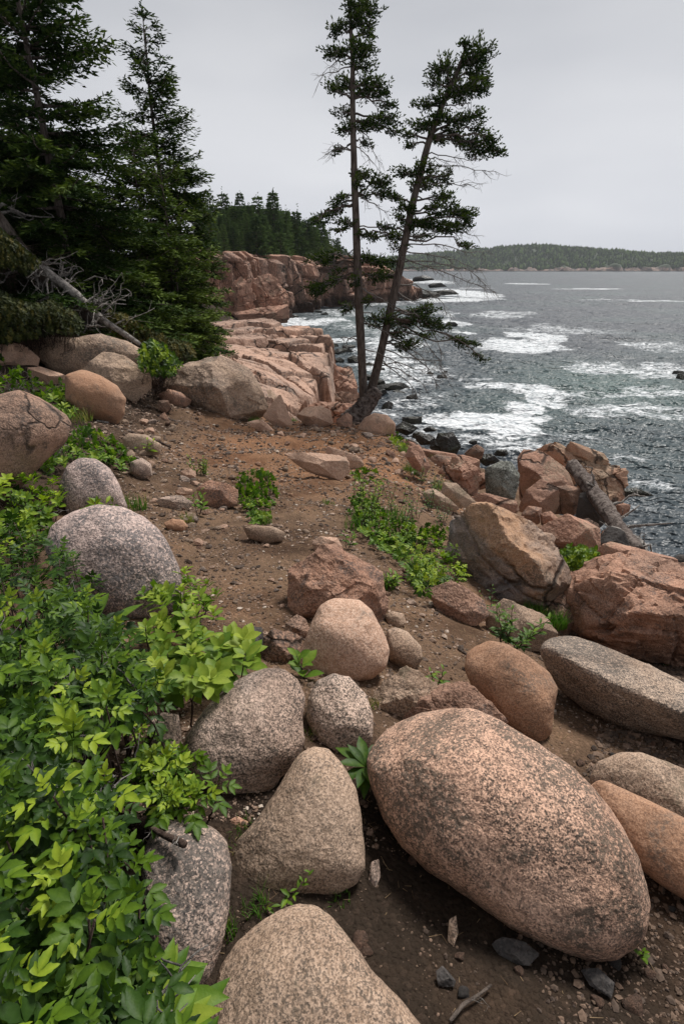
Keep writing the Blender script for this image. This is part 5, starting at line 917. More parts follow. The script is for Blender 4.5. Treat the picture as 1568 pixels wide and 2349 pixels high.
twin('spruce_tree', 'leaning one of the twin wind-shaped spruces, with fuller clumps pushed seaward', D1 + 0.15,
     [(1070, 95, 5), (1063, 128, 8), (1042, 179, 12), (1029, 205, 13), (1010, 250, 15), (988, 304, 17), (975, 352, 18), (962, 406, 19), (946, 464, 20), (936, 512, 21), (926, 570, 22), (900, 688, 24), (875, 800, 25), (852, 900, 28), (828, 960, 40), (815, 990, 52)], C2, Bare2, 72)
# ------------------------------------------------------------------ leafy plants
def leaf_tpl(n, wide, serr=0.0, fold=0.25, curl=0.25, peak=0.5):
    """unit leaf along +X, normal +Z"""
    t = np.linspace(0, 1, n + 1); w = wide * np.sin(math.pi * t ** (math.log(0.5) / math.log(peak))) ** 0.85 * (1.12 - 0.35 * t ** 3)
    V = []; 
    for k, x in enumerate(t):
        z = -curl * x * x * 0.5; ww = w[k]
        sx_ = serr * (0.5 if k % 2 else -0.5) / n
        V += [(x, 0, z), (x + sx_ * 2, ww * (1 + (serr if k % 2 else 0)), z + fold * ww), (x + sx_ * 2, -ww * (1 + (serr if k % 2 else 0)), z + fold * ww)]
    V = np.array(V); F = []
    for k in range(n):
        a = 3 * k; F += [(a, a + 3, a + 4, a + 1), (a + 2, a + 5, a + 3, a)]
    return V, np.array(F)
T_ROSE = leaf_tpl(8, 0.20, 0.15, 0.42, 0.35, peak=0.46); T_OVAL = leaf_tpl(6, 0.25, 0, 0.3, 0.3, 0.58); T_SM = leaf_tpl(3, 0.26, 0, 0.3, 0.3); T_LONG = leaf_tpl(7, 0.085, 0, 0.5, 0.9, 0.42); T_TINY = leaf_tpl(2, 0.3, 0, 0.3, 0.2)
T_BROAD = leaf_tpl(7, 0.16, 0.05, 0.35, 0.7, 0.6)
class Leaves:
    def __init__(s, tpl): s.t = tpl; s.o = []; s.x = []; s.n = []; s.s = []; s.c = []
    def add(s, o, x, n, sc_, c): s.o.append(o); s.x.append(x); s.n.append(n); s.s.append(sc_); s.c.append(c)
    def into(s, mb):
        if not s.o: return
        o = np.array(s.o, float); X = np.array(s.x, float); Nn = np.array(s.n, float); sc2 = np.array(s.s, float)
        X /= np.linalg.norm(X, axis=1)[:, None] + 1e-9; Yv = np.cross(Nn, X); Yv /= np.linalg.norm(Yv, axis=1)[:, None] + 1e-9; Z = np.cross(X, Yv)
        TV, TF = s.t; V = o[:, None] + sc2[:, None, None] * (TV[None, :, :1] * X[:, None] + TV[None, :, 1:2] * Yv[:, None] + TV[None, :, 2:] * Z[:, None])
        F = (np.arange(len(o))[:, None, None] * len(TV) + TF).reshape(-1, 4)
        mid = np.tile(np.where(np.arange(len(TV)) % 3 == 0, 0.10, 0.0), len(o))
        mb.add(V.reshape(-1, 3), F, np.clip(np.repeat(s.c, len(TV)) + mid, 0, 1))
Z3 = np.array([0, 0, 1.])
def rvec(rng): v = rng.normal(size=3); return v / np.linalg.norm(v)
def sprig_rose(L_, wood, tip, axis, size, rng, c0, nl=5):
    """a shoot tip carrying several pinnate leaves"""
    axis = axis / np.linalg.norm(axis)
    for k in range(nl):
        az = k * 2.4 + rng.uniform(-.4, .4); p = np.cross(axis, [math.cos(az), math.sin(az), 0.3]); p /= np.linalg.norm(p) + 1e-9
        f = k / nl; o = tip - axis * size * 0.75 * f; d = p * rng.uniform(0.8, 1.1) + axis * (0.75 - 0.55 * f); d /= np.linalg.norm(d); d = d + [0, 0, -0.10]
        nrm = axis * 0.9 + Z3 * 0.7 + rvec(rng) * 0.3; nrm = nrm - d * (nrm @ d) / (d @ d); nrm /= np.linalg.norm(nrm)
        side = np.cross(nrm, d); side /= np.linalg.norm(side); Lr = size * rng.uniform(0.85, 1.25) * (0.6 + 0.5 * f); c = np.clip(c0 + 0.38 * (1 - f) - 0.19 + rng.normal() * 0.07, 0, 1)
        if wood is not None: tube(wood, [o, o + d * Lr * 0.9], [0.0016, 0.0008], 3)
        ls = Lr * 0.62
        L_.add(o + d * Lr * 0.88, d + rvec(rng) * .1, nrm + rvec(rng) * 0.15, ls * 1.05, c)
        for j, u in enumerate((0.78, 0.42)):
            for sd2 in (-1, 1):
                L_.add(o + d * Lr * u, d * 0.75 + side * sd2 + rvec(rng) * .1, nrm + side * sd2 * -0.15 + rvec(rng) * .15, ls * (0.95 - 0.15 * j) * rng.uniform(.85, 1.1), c + rng.normal() * 0.03)
def sprig_whorl(L_, wood, tip, axis, size, rng, c0, nl=8):
    axis = axis / np.linalg.norm(axis)
    for k in range(nl):
        az = k * 2.4 + rng.uniform(-.3, .3); p = np.cross(axis, [math.cos(az), math.sin(az), 0.3]); p /= np.linalg.norm(p) + 1e-9
        f = k / nl; o = tip - axis * size * 0.9 * f; d = p * 0.95 + axis * (0.9 - 0.8 * f) + rvec(rng) * 0.12
        L_.add(o, d, axis + Z3 * 0.5 + rvec(rng) * .25, size * rng.uniform(.75, 1.15) * (0.65 + 0.5 * min(1, 2 * f)), np.clip(c0 + 0.35 * (1 - f) - 0.15 + rng.normal() * 0.06, 0, 1))
def bush_poly(name, label, poly, n, tpl, mat, size, fill, seed, col=0.45, kind='rose', near=0.45, root=None, cat='bush', stems=True, twigs=0, colr=0.16, gh=None, nl=None):
    """a bush standing on the ground whose crown covers POLY; n shoot tips spread from its surface down towards the ground"""
    rng = np.random.RandomState(seed); P = np.array(poly, float); lo, hi = P.min(0), P.max(0); L_ = Leaves(tpl); wood = MB(); leaf = MB(); pts = []; stem_l = []; dead_l = []
    while len(pts) < n:
        q = rng.uniform(lo, hi, (n, 2)); m = poly_in(poly, q[:, 0], q[:, 1]); pts += list(q[m])
    pts = pts[:n]; c = P.mean(0); g = ground(*(root or (c[0], hi[1] - 0.1 * (hi[1] - lo[1]))))
    for k, (px, py) in enumerate(pts):
        h = ground(px, py) if gh is None else None
        d = ray(px, py); tg = np.linalg.norm(h - CAM) if h is not None else gh
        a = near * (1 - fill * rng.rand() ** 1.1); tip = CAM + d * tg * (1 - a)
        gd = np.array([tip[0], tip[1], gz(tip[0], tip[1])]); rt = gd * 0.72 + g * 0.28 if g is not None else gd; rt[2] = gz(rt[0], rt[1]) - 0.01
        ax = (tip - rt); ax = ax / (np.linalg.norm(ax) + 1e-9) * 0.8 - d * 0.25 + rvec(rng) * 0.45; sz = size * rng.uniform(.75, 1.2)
        deep = a / near; cc = np.clip(col + 0.12 - 0.55 * (1 - deep) + rng.normal() * colr, 0.0, 0.95)  # inner leaves get a darker tint: shade between the leaves painted in
        if stems and k % 3 == 0:
            sm = stem_l[-1] if len(stem_l) > 90 else MB()
            if len(stem_l) <= 90: stem_l.append(sm)
            tube(sm, wobble(rt, tip, 6, 0.05, rng), np.linspace(0.0045, 0.0018, 6), 4)
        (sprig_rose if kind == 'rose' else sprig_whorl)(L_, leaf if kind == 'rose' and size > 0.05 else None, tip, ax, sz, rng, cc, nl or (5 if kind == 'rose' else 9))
    for k in range(twigs):
        dead = MB(); dead_l.append(dead)
        px, py = pts[rng.randint(n)]; h = ground(px, py) if gh is None else CAM + ray(px, py) * gh; d = ray(px, py); a = near * rng.uniform(0.35, 0.85)
        p0 = CAM + d * np.linalg.norm(h - CAM) * (1 - a); v = rvec(rng); v -= d * (v @ d) * 0.8; e = p0 + v * rng.uniform(0.06, 0.16) * size / 0.06; w = wobble(p0, e, 6, 0.06, rng); tube(dead, w, np.linspace(0.0035, 0.0012, 6), 4)
        for _ in range(3): i = rng.randint(1, 5); tube(dead, wobble(w[i], w[i] + rvec(rng) * 0.06 * size / 0.06, 3, 0.05, rng), [0.002, 0.0015, 0.0008], 3)
    base = np.array([*(g if g is not None else CAM + ray(*c) * gh)]); base[2] = gz(base[0], base[1])
    r = empty(name, base, label, cat); L_.into(leaf)
    leaf.build('leaves', M[mat], r, loc=base)
    for k, sm in enumerate(stem_l):
        o = sm.build('stem', M['twig'], r, loc=base)
        if k == 90: o['kind'] = 'stuff'
    for dm in dead_l: dm.build('dead_twig', M['greytwig'], r, loc=base)
    return r
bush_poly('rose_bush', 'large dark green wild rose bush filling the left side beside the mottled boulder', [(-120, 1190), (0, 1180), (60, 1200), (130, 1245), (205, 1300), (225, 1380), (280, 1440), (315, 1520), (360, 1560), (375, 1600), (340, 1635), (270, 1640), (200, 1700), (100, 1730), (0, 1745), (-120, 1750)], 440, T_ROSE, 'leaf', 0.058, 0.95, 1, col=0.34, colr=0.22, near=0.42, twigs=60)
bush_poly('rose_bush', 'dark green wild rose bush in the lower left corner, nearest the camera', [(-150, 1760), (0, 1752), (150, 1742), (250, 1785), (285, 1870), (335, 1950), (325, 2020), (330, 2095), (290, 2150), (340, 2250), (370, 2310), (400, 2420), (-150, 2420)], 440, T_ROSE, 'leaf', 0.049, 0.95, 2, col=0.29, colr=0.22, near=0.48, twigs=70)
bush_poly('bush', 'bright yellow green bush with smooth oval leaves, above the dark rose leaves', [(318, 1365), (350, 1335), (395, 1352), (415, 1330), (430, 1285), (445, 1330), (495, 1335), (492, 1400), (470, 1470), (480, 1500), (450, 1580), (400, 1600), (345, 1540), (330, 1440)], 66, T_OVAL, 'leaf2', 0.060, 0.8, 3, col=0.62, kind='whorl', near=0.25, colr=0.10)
bush_poly('bush', 'small tuft of bright oval leaves reaching right towards the dark grey stone', [(478, 1478), (505, 1450), (560, 1440), (575, 1490), (565, 1530), (530, 1560), (480, 1560), (465, 1520)], 15, T_OVAL, 'leaf2', 0.080, 0.6, 33, col=0.6, kind='whorl', near=0.24, colr=0.08)
bush_poly('rose_bush', 'low sprawling rose shoots in front of the long grey boulder', [(305, 1675), (345, 1655), (395, 1660), (400, 1720), (450, 1755), (500, 1775), (505, 1790), (470, 1825), (430, 1845), (380, 1850), (325, 1820), (295, 1760)], 30, T_ROSE, 'leaf', 0.055, 0.5, 4, col=0.55, near=0.16, twigs=8)
bush_poly('bush', 'coarse bright green leaves poking up at the bottom edge', [(330, 2250), (360, 2225), (390, 2250), (415, 2290), (430, 2349), (400, 2420), (330, 2420)], 9, T_BROAD, 'leaf2', 0.11, 0.4, 5, col=0.35, kind='whorl', near=0.26, nl=7)
bush_poly('bush', 'leafy bush at the left edge above the large rose bush', [(-80, 1100), (40, 1090), (120, 1075), (150, 1130), (140, 1180), (120, 1240), (60, 1230), (-80, 1200)], 110, T_OVAL, 'leaf', 0.055, 0.7, 6, col=0.62, kind='whorl', near=0.16, twigs=10)
bush_poly('bush', 'bare twigged bush with small leaves at the left edge beside the dark brown boulder', [(-70, 810), (0, 815), (60, 850), (110, 880), (70, 915), (20, 950), (-70, 960)], 90, T_SM, 'leaf', 0.07, 0.8, 7, col=0.55, kind='whorl', near=0.13, twigs=90)
bush_poly('bush', 'bright green shrub between the dark brown and the orange pink boulders', [(85, 895), (120, 880), (150, 865), (185, 885), (190, 930), (160, 955), (120, 935), (80, 915)], 80, T_SM, 'leaf2', 0.07, 0.9, 8, col=0.48, kind='whorl', near=0.10, twigs=8)
bush_poly('bush', 'leafy shrub trailing from the dark brown boulder towards the path', [(150, 985), (200, 975), (250, 1000), (300, 1030), (325, 1070), (285, 1080), (220, 1060), (160, 1050), (100, 1085), (85, 1055), (130, 1020)], 130, T_SM, 'leaf2', 0.060, 0.9, 9, col=0.36, kind='whorl', near=0.09, twigs=20)
bush_poly('bush', 'sprig of long leaves leaning over the grey white blotched boulder', [(205, 1120), (230, 1085), (250, 1110), (265, 1150), (235, 1180), (205, 1160)], 9, T_BROAD, 'leaf', 0.10, 0.5, 10, col=0.5, kind='whorl', near=0.12, nl=7)
bush_poly('bush', 'round green bush behind the pale boulders at the foot of the spruces', [(322, 800), (345, 782), (375, 790), (400, 815), (421, 835), (400, 855), (350, 860), (322, 840)], 230, T_SM, 'leaf', 0.07, 0.95, 11, col=0.55, colr=0.2, kind='whorl', near=0.13, gh=11.0)
bush_poly('bush', 'round bright green shrub standing alone in the middle of the dirt path', [(535, 1105), (545, 1080), (580, 1072), (610, 1075), (632, 1100), (636, 1140), (620, 1185), (590, 1200), (560, 1165), (535, 1130)], 150, T_SM, 'leaf2', 0.046, 0.9, 12, col=0.34, kind='whorl', near=0.075, root=(592, 1190))
bush_poly('rose_bush', 'vivid green rose bush leaning against the tall split boulder', [(935, 1260), (955, 1215), (990, 1195), (1040, 1215), (1050, 1270), (1068, 1320), (1040, 1340), (985, 1350), (940, 1320)], 105, T_ROSE, 'leaf', 0.066, 0.85, 13, col=0.62, near=0.13, root=(990, 1345))
bush_poly('bush', 'upright pale green shrub at the left end of the hedge of plants along the brink', [(798, 1170), (808, 1135), (835, 1125), (870, 1150), (885, 1190), (870, 1240), (840, 1245), (815, 1200)], 95, T_SM, 'leaf2', 0.045, 0.9, 14, col=0.36, kind='whorl', near=0.08)
bush_poly('bush', 'bright shrub in the middle of the plants along the brink', [(870, 1200), (905, 1185), (945, 1195), (950, 1250), (930, 1285), (890, 1270), (865, 1250)], 95, T_SM, 'leaf2', 0.045, 0.9, 15, col=0.42, kind='whorl', near=0.08)
bush_poly('bush', 'small dark green creeping plant by the flat broken slab', [(805, 1085), (830, 1075), (870, 1082), (885, 1108), (860, 1120), (820, 1105)], 70, T_SM, 'leaf', 0.055, 0.8, 16, col=0.6, kind='whorl', near=0.03)
bush_poly('bush', 'tall bright green weed clump at the brink behind the pale boulder', [(895, 990), (905, 968), (925, 972), (928, 1000), (945, 1015), (920, 1025), (895, 1015)], 90, T_BROAD, 'leaf', 0.10, 0.8, 17, col=0.8, kind='whorl', near=0.045, root=(912, 1025))
bush_poly('bush', 'small shrub in the hollow right of the tall split boulder', [(1285, 1270), (1300, 1252), (1330, 1255), (1370, 1262), (1365, 1290), (1330, 1310), (1295, 1300)], 90, T_SM, 'leaf', 0.055, 0.8, 18, col=0.62, kind='whorl', near=0.08, gh=6.6)
bush_poly('bush', 'yellow green low juniper under the spruces behind the grey tree', [(235, 745), (250, 712), (290, 722), (340, 755), (400, 780), (440, 790), (450, 815), (420, 820), (380, 800), (320, 790), (260, 770)], 900, T_TINY, 'juniper', 0.06, 0.9, 19, col=0.6, kind='whorl', near=0.10, gh=13.0)
bush_poly('bush', 'dense olive juniper mass at the left edge under the fallen tree', [(-60, 680), (0, 668), (40, 690), (90, 700), (120, 690), (170, 715), (195, 745), (175, 765), (130, 760), (60, 775), (-60, 800)], 1500, T_TINY, 'juniper', 0.06, 0.9, 20, col=0.35, kind='whorl', near=0.12, gh=11.5, twigs=45)
bush_poly('bush', 'brownish juniper boughs draped over the upper part of the fallen tree', [(-60, 520), (10, 530), (60, 575), (95, 600), (70, 625), (20, 610), (-60, 620)], 700, T_TINY, 'juniper', 0.06, 0.9, 21, col=0.38, kind='whorl', near=0.08, gh=11.3)
bush_poly('bush', 'small green shrub in the crevice at the top of the pink ledge', [(470, 805), (485, 795), (505, 805), (500, 822), (475, 825)], 50, T_SM, 'leaf', 0.10, 0.8, 22, col=0.5, kind='whorl', near=0.02, gh=20.5)

def weed(name, label, px, py, h, seed, nst=1, tpl=None, mat='leaf', nl=14, ls=0.06, col=0.5, spread=0.3, cat='plant'):
    rng = np.random.RandomState(seed); g = ground(px, py); L_ = Leaves(tpl or T_BROAD); woods = []; leaf = MB()
    for s in range(nst):
        a = rng.uniform(0, 6.28); off = np.array([math.cos(a), math.sin(a), 0]) * rng.uniform(0, .06) * h * 3 * (nst > 1); tip = g + off * 1.5 + np.array([math.cos(a), math.sin(a), 0]) * spread * h * rng.rand() + Z3 * h * rng.uniform(.7, 1.1)
        P = wobble(g + off, tip, 6, 0.04, rng); wood = MB(); woods.append(wood); tube(wood, P, np.linspace(0.0035, 0.0015, 6), 4)
        for k in range(nl):
            f = 0.12 + 0.88 * (k + rng.rand()) / nl; az = k * 2.4; o = np.array([np.interp(f, np.linspace(0, 1, 6), P[:, j]) for j in range(3)]); d = np.array([math.cos(az), math.sin(az), 0.35 + 0.6 * f])
            L_.add(o, d, Z3 + rvec(rng) * .2, ls * rng.uniform(.7, 1.15) * (1.15 - 0.55 * f), np.clip(col + rng.normal() * .08 + .15 * f, 0, 1))
    r = empty(name, g, label, cat); L_.into(leaf); leaf.build('leaves', M[mat], r, loc=g); [w_.build('stem', M['twig'], r, loc=g) for w_ in woods]; return r
def rosette(label, px, py, size, seed, n=12, tpl=None, mat='leaf', col=0.5, up=0.45, zoff=0.0):
    rng = np.random.RandomState(seed); g = ground(px, py) + [0, 0, zoff]; L_ = Leaves(tpl or T_BROAD); leaf = MB()
    for k in range(n):
        az = k * 2.4 + rng.uniform(-.2, .2); f = k / n; d = np.array([math.cos(az), math.sin(az), up * 2.4 * (1 - f) + 0.15])
        L_.add(g + [0, 0, 0.01], d, Z3, size * rng.uniform(.8, 1.15) * (0.7 + .3 * f), np.clip(col + rng.normal() * .08, 0, 1))
    L_.into(leaf); o = leaf.build('weed', M[mat], None, loc=g); return tag(o, label, 'plant')
rosette('dark green rosette weed between the triangular and the largest boulder', 838, 1815, 0.13, 1, 16, up=0.35, col=0.42, zoff=0.10)
weed('seedling', 'young plant with broad glossy leaves in front of the smooth pink boulder', 700, 1560, 0.14, 2, 1, T_OVAL, 'leaf2', 11, 0.10, 0.38, 0.5)
weed('weed', 'slim weed with narrow leaves on bare dirt right of the cracked stone', 998, 1575, 0.11, 3, 2, T_BROAD, 'leaf', 7, 0.05, 0.55)
weed('weed', 'clump of reddish stemmed willow herb on the pale weathered rock', 1165, 1490, 0.26, 4, 9, T_BROAD, 'leaf', 13, 0.075, 0.40, 0.7)
weed('weed', 'single dark reddish willow herb left of the willow herb clump', 1122, 1425, 0.22, 5, 2, T_BROAD, 'leaf', 12, 0.055, 0.3, 0.3)
weed('weed', 'small broad leaved plant right behind the rough pink block', 890, 1345, 0.12, 6, 5, T_BROAD, 'leaf', 8, 0.07, 0.6, 0.7)
weed('weed', 'little plant at the foot of the pale squarish stone', 795, 1258, 0.13, 7, 3, T_BROAD, 'leaf', 7, 0.07, 0.5, 0.5)
weed('weed', 'leafy seedling beside the grey flat stone left of the path', 452, 1178, 0.24, 8, 3, T_OVAL, 'leaf2', 9, 0.075, 0.4, 0.35)
weed('weed', 'two leaved sprouts over the pale smooth rock', 335, 1045, 0.24, 9, 3, T_BROAD, 'leaf', 7, 0.11, 0.7, 0.7)
weed('weed', 'tiny seedling at the right foot of the largest boulder', 1462, 2200, 0.05, 10, 1, T_OVAL, 'leaf', 6, 0.03, 0.5, 0.3)
weed('weed', 'tiny weed on the gravel above the long grey boulder', 1520, 1530, 0.06, 11, 3, T_SM, 'leaf', 8, 0.035, 0.6, 0.8)
weed('weed', 'tall narrow leaved stalks among the plants along the brink', 845, 1195, 0.42, 12, 7, T_BROAD, 'leaf', 16, 0.06, 0.7, 0.35)
weed('weed', 'fern like sprig lying on the near tan boulder', 610, 2125, 0.06, 13, 3, T_BROAD, 'leaf', 18, 0.035, 0.5, 3.0)
weed('weed', 'small shrublet with thin grey stems at the left of the path', 465, 1095, 0.24, 14, 8, T_TINY, 'leaf', 16, 0.045, 0.6, 0.5)

def tuft(label, px, py, h, n, seed, w=0.0035, spread=0.6, col=0.5, rad=0.05, dry=0.1, group=None, g=None):
    rng = np.random.RandomState(seed); g = ground(px, py) if g is None else g; V = []; F = []; T = []
    for k in range(n):
        a = rng.uniform(0, 6.28); r_ = rad * math.sqrt(rng.rand()); o = g + [r_ * math.cos(a), r_ * math.sin(a), -0.01]; b = rng.uniform(0, 6.28); L_ = h * rng.uniform(.5, 1.15); ld = np.array([math.cos(b), math.sin(b), 0]) * spread * rng.rand()
        sv = np.array([-math.sin(b + rng.normal()), math.cos(b), 0]) * w; i0 = len(V)
        for t in (0, .35, .7, 1):
            p = o + Z3 * L_ * t * (1 - 0.35 * t * spread) + ld * L_ * t * t; ww = sv * (1 - t * 0.95)
            V += [p - ww, p + ww]
        c = np.clip(col + rng.normal() * .15, 0, .8) if rng.rand() > dry else rng.uniform(.9, 1)
        T += [c] * 8; F += [(i0 + 2 * q, i0 + 2 * q + 1, i0 + 2 * q + 3, i0 + 2 * q + 2) for q in range(3)]
    mb = MB(); mb.add(np.array(V), np.array(F), np.array(T)); o = mb.build('grass_tuft', M['grass'], None, loc=g); return tag(o, label, 'grass tuft', group)
tl = [(925, 1045, .26, 150, .10, 'green grass tuft on the brink behind the flat broken slab'), (945, 1085, .20, 170, .14, 'wide grass tuft on the brink beside the standing pinkish rock'), (1000, 1065, .24, 90, .10, 'dark grass tuft in front of the salmon pink block'), (1010, 1125, .2, 120, .12, 'grass tuft below the salmon pink block'), (1030, 1160, .18, 90, .10, 'sparse grass by the buried tan rock'),
      (600, 1200, .10, 90, .09, 'short grass at the foot of the lone round shrub'), (215, 1185, .16, 120, .12, 'grass between the mottled and blotched boulders'), (305, 1165, .16, 120, .12, 'bright grass at the top right of the mottled boulder'), (230, 1150, .2, 70, .08, 'long bladed grass on the blotched boulder'),
      (860, 1110, .10, 60, .07, 'thin grass by the dark green creeping plant'), (900, 1190, .20, 90, .12, 'grass between the shrubs along the brink'), (1215, 1415, .13, 220, .09, 'lush grass tuft behind the pale weathered rock, left part'), (1265, 1440, .14, 220, .08, 'lush grass tuft behind the pale weathered rock, right part'),
      (715, 1690, .06, 90, .035, 'pale grass between the long grey and the small round boulder'), (855, 1620, .06, 50, .03, 'grass wisps beside the lumpy grey tan rock'), (565, 1905, .06, 90, .04, 'grass beside the left edge of the triangular boulder'), (540, 1945, .05, 60, .03, 'short grass above the tall dark grey boulder'), (585, 2085, .07, 70, .035, 'grass in the gap under the triangular boulder'), (515, 2140, .08, 60, .03, 'long dark grass between the two lowest boulders'), (780, 2060, .05, 40, .03, 'grass blades below the right corner of the triangular boulder'),
      (668, 1755, .03, 40, .03, 'tiny grass at the tip of the triangular boulder'), (880, 1345, .12, 70, .07, 'grass behind the rough pink block'), (585, 968, .14, 90, .12, 'dark grass under the big triangular boulder'), (672, 968, .14, 70, .10, 'grass right of the pointed pink rock'), (150, 855, .16, 90, .14, 'grass among the rocks left of the orange pink boulder'), (430, 1200, .12, 90, .06, 'grey dry grass above the rounded pinkish stone'), (175, 965, .2, 150, .2, 'dry grass at the left foot of the orange pink boulder'),
      (1290, 1050, .3, 120, .12, 'grass growing in a cleft on the shore pile'), (750, 1160, .09, 60, .09, 'small grass patch in the middle of the gravel'), (810, 1215, .25, 40, .1, 'thin pale stalks by the upright shrub'), (100, 770, .5, 150, .3, 'green grass behind the long low boulder'), (1210, 1185, .14, 30, .04, 'few grass blades on the brown cube stone')]
for k_, (px, py, h, n, rd, lab) in enumerate(tl):
    g = None
    if 'shore pile' in lab: g = att(px, py, 15.0) + [0, 0, -0.1]
    if 'lush grass' in lab: g = ground(px, py) + np.array([0, -0.06, 0.07])
    if 'cube stone' in lab: g = att(px, py, 8.9)
    tuft(lab, px, py, h, n, 500 + k_, rad=rd, w=0.0022 if py > 1500 else 0.0045, g=g, dry=0.12 if 'dry' not in lab and 'grey' not in lab else 0.8, col=0.45)
# long broad blades rising through the rose leaves
for k_, (x0, y0, x1, y1, f, lab) in enumerate([(205, 1790, 262, 1670, .25, 'long strap leaf curving up through the rose bush gap, larger'), (290, 1800, 318, 1745, .2, 'short strap leaf beside the larger one'), (262, 1430, 325, 1378, .3, 'long narrow leaf lying across the lower mottled boulder'), (210, 1440, 242, 1352, .3, 'long narrow leaf on the left side of the mottled boulder'), (200, 1835, 300, 1815, .2, 'dark strap leaf lying flat at the rose bush gap')]):
    d0, d1 = ground(x0, y0), ground(x1, y1); a = d0 * (1 - f) + CAM * f; b = d1 * (1 - f) + CAM * f; L_ = Leaves(leaf_tpl(9, 0.075, 0, 0.5, 0.15, 0.4)); L_.add(a, b - a, Z3 - (b - a) * .1 + np.array([0, -.6, 0]), np.linalg.norm(b - a) * 1.1, 0.55 if k_ < 4 else 0.2); mb = MB(); L_.into(mb); tag(mb.build('strap_leaf', M['leaf'], None, loc=a), lab, 'plant')

# ------------------------------------------------------------------ dead wood
def stick(name, label, pts, rad, mat='twig', seed=0, branches=0, cat='stick', sides=8, lift=0.01, t_=None, bl=0.3, bump=0.25):
    rng = np.random.RandomState(seed); mb = MB(); P = []
    for k, q in enumerate(pts):
        P.append(ground(*q) + [0, 0, lift] if t_ is None else att(q[0], q[1], t_[k]))
    P = np.array(P); n = 24 if len(P) > 2 else 12; s = np.linspace(0, len(P) - 1, n); Q = np.array([np.interp(s, np.arange(len(P)), P[:, k]) for k in range(3)]).T
    if len(P) > 2:
        for k in range(3): Q[1:-1, k] = np.convolve(Q[:, k], [.25, .5, .25], 'valid')
    Rr = np.interp(s, np.arange(len(P)), np.broadcast_to(rad, (len(P),))); tube(mb, Q, Rr, sides, 0.5, bump, seed)
    Ld = np.linalg.norm(P[-1] - P[0]); base = Q[0].copy(); o = mb.build(name, M[mat], None, loc=base); tag(o, label, cat)
    if branches:
        for b in range(branches):
            br = MB()
            i = rng.randint(2, n - 1); v = rvec(rng); tn = (Q[-1] - Q[0]) / Ld; v = v - tn * (v @ tn); v = v / np.linalg.norm(v) + tn * rng.uniform(-.2, .6); e = Q[i] + v * bl * rng.uniform(.3, 1.2)
            w = wobble(Q[i], e, 6, 0.09, rng); tube(br, w, np.linspace(Rr[i] * 0.28, Rr[i] * 0.06, 6), 4)
            for _ in range(3): j = rng.randint(2, 6); w2 = wobble(w[j], w[j] + rvec(rng) * bl * 0.35, 4, .1, rng); tube(br, w2, np.linspace(Rr[i] * 0.12, Rr[i] * 0.03, 4), 3)
            br.build('branch', M['deadwood'], o, loc=base)
    return o
stick('log', 'thick rotting log with peeling bark and broken branch stubs, leaning on the shore pile', [(1312, 1068), (1345, 1110), (1385, 1165), (1420, 1215), (1462, 1265)], [0.145, 0.155, 0.145, 0.13, 0.09], 'logbark', 1, 10, 'log', 20, t_=[13.2, 12.4, 11.5, 10.6, 9.6], bl=0.5, bump=0.5)
tag(stick('dead_branch', '', [(1425, 1210), (1470, 1205), (1540, 1200)], [0.03, 0.022, 0.008], 'deadwood', 2, 3, t_=[10.6, 10.5, 10.4], bl=0.2), 'thin bleached branch sticking out seaward from the log', 'branch')
tag(stick('dead_branch', '', [(1425, 1225), (1460, 1235), (1478, 1255), (1480, 1275)], [0.05, 0.05, 0.045, 0.02], 'deadwood', 3, 4, t_=[10.5, 10.3, 10.1, 9.8], bl=0.3), 'curved grey branch hanging under the lower end of the log', 'branch')
stick('fallen_tree', 'bleached grey dead tree leaning down from the left, its tip at the green bush', [(30, 555), (100, 620), (170, 670), (230, 730), (322, 790)], [0.07, 0.08, 0.075, 0.065, 0.04], 'deadwood', 4, 46, 'dead tree', 12, t_=[12.1, 12.0, 11.9, 11.8, 11.6], bl=0.75)
stick('fallen_tree', 'thicker bark covered trunk lying behind the bleached dead tree', [(-60, 430), (60, 590), (140, 670), (200, 720), (245, 760)], [0.12, 0.13, 0.14, 0.14, 0.14], 'bark', 5, 30, 'dead tree', 14, t_=[12.8, 12.5, 12.4, 12.3, 12.2], bl=0.9)
stick('stick', 'long brown stick lying across the upper path', [(362, 955), (410, 972), (462, 990)], [0.022, 0.026, 0.012], 'bark', 6)
stick('stick', 'dark root like branch in the rubble under the orange pink boulder', [(285, 985), (320, 1002), (365, 1015), (392, 1028)], [0.02, 0.022, 0.02, 0.012], 'twig', 7, 3)
stick('stick', 'short pale stick below the orange pink boulder', [(222, 968), (250, 972)], 0.018, 'deadwood', 8)
stick('stick', 'dark broken twig lying on the tall dark grey boulder', [(340, 1895), (375, 1915), (425, 1938)], [0.006, 0.008, 0.009], 'twig', 9, 3, t_=[1.75, 1.70, 1.66], bl=.08)
stick('stick', 'thin curved root at the bottom edge of the dark humus', [(1030, 2349), (1060, 2310), (1100, 2285), (1125, 2265)], [0.005, 0.005, 0.004, 0.003], 'bark', 10, 2, bl=.06)
stick('stick', 'gnarled grey root at the bottom left among the leaves', [(310, 2285), (345, 2290), (375, 2330), (390, 2400)], [0.006, 0.008, 0.008, 0.008], 'deadwood', 11, 3, t_=[1.35, 1.35, 1.33, 1.33], bl=.08)
stick('stick', 'bleached curved root along the brink beside the standing pinkish rock', [(935, 1008), (955, 1015), (968, 1035), (975, 1060)], [0.014, 0.016, 0.015, 0.01], 'deadwood', 12, 2, t_=[8.6, 8.4, 8.2, 7.9], bl=.15)
stick('stump', 'broken weathered stump leaning at the foot of the twin spruces', [(797, 982), (822, 950), (850, 915), (866, 895)], [0.30, 0.22, 0.16, 0.13], 'logbark', 13, 0, 'stump', 22, t_=[12.2, 12.15, 12.1, 12.05], bump=0.5)

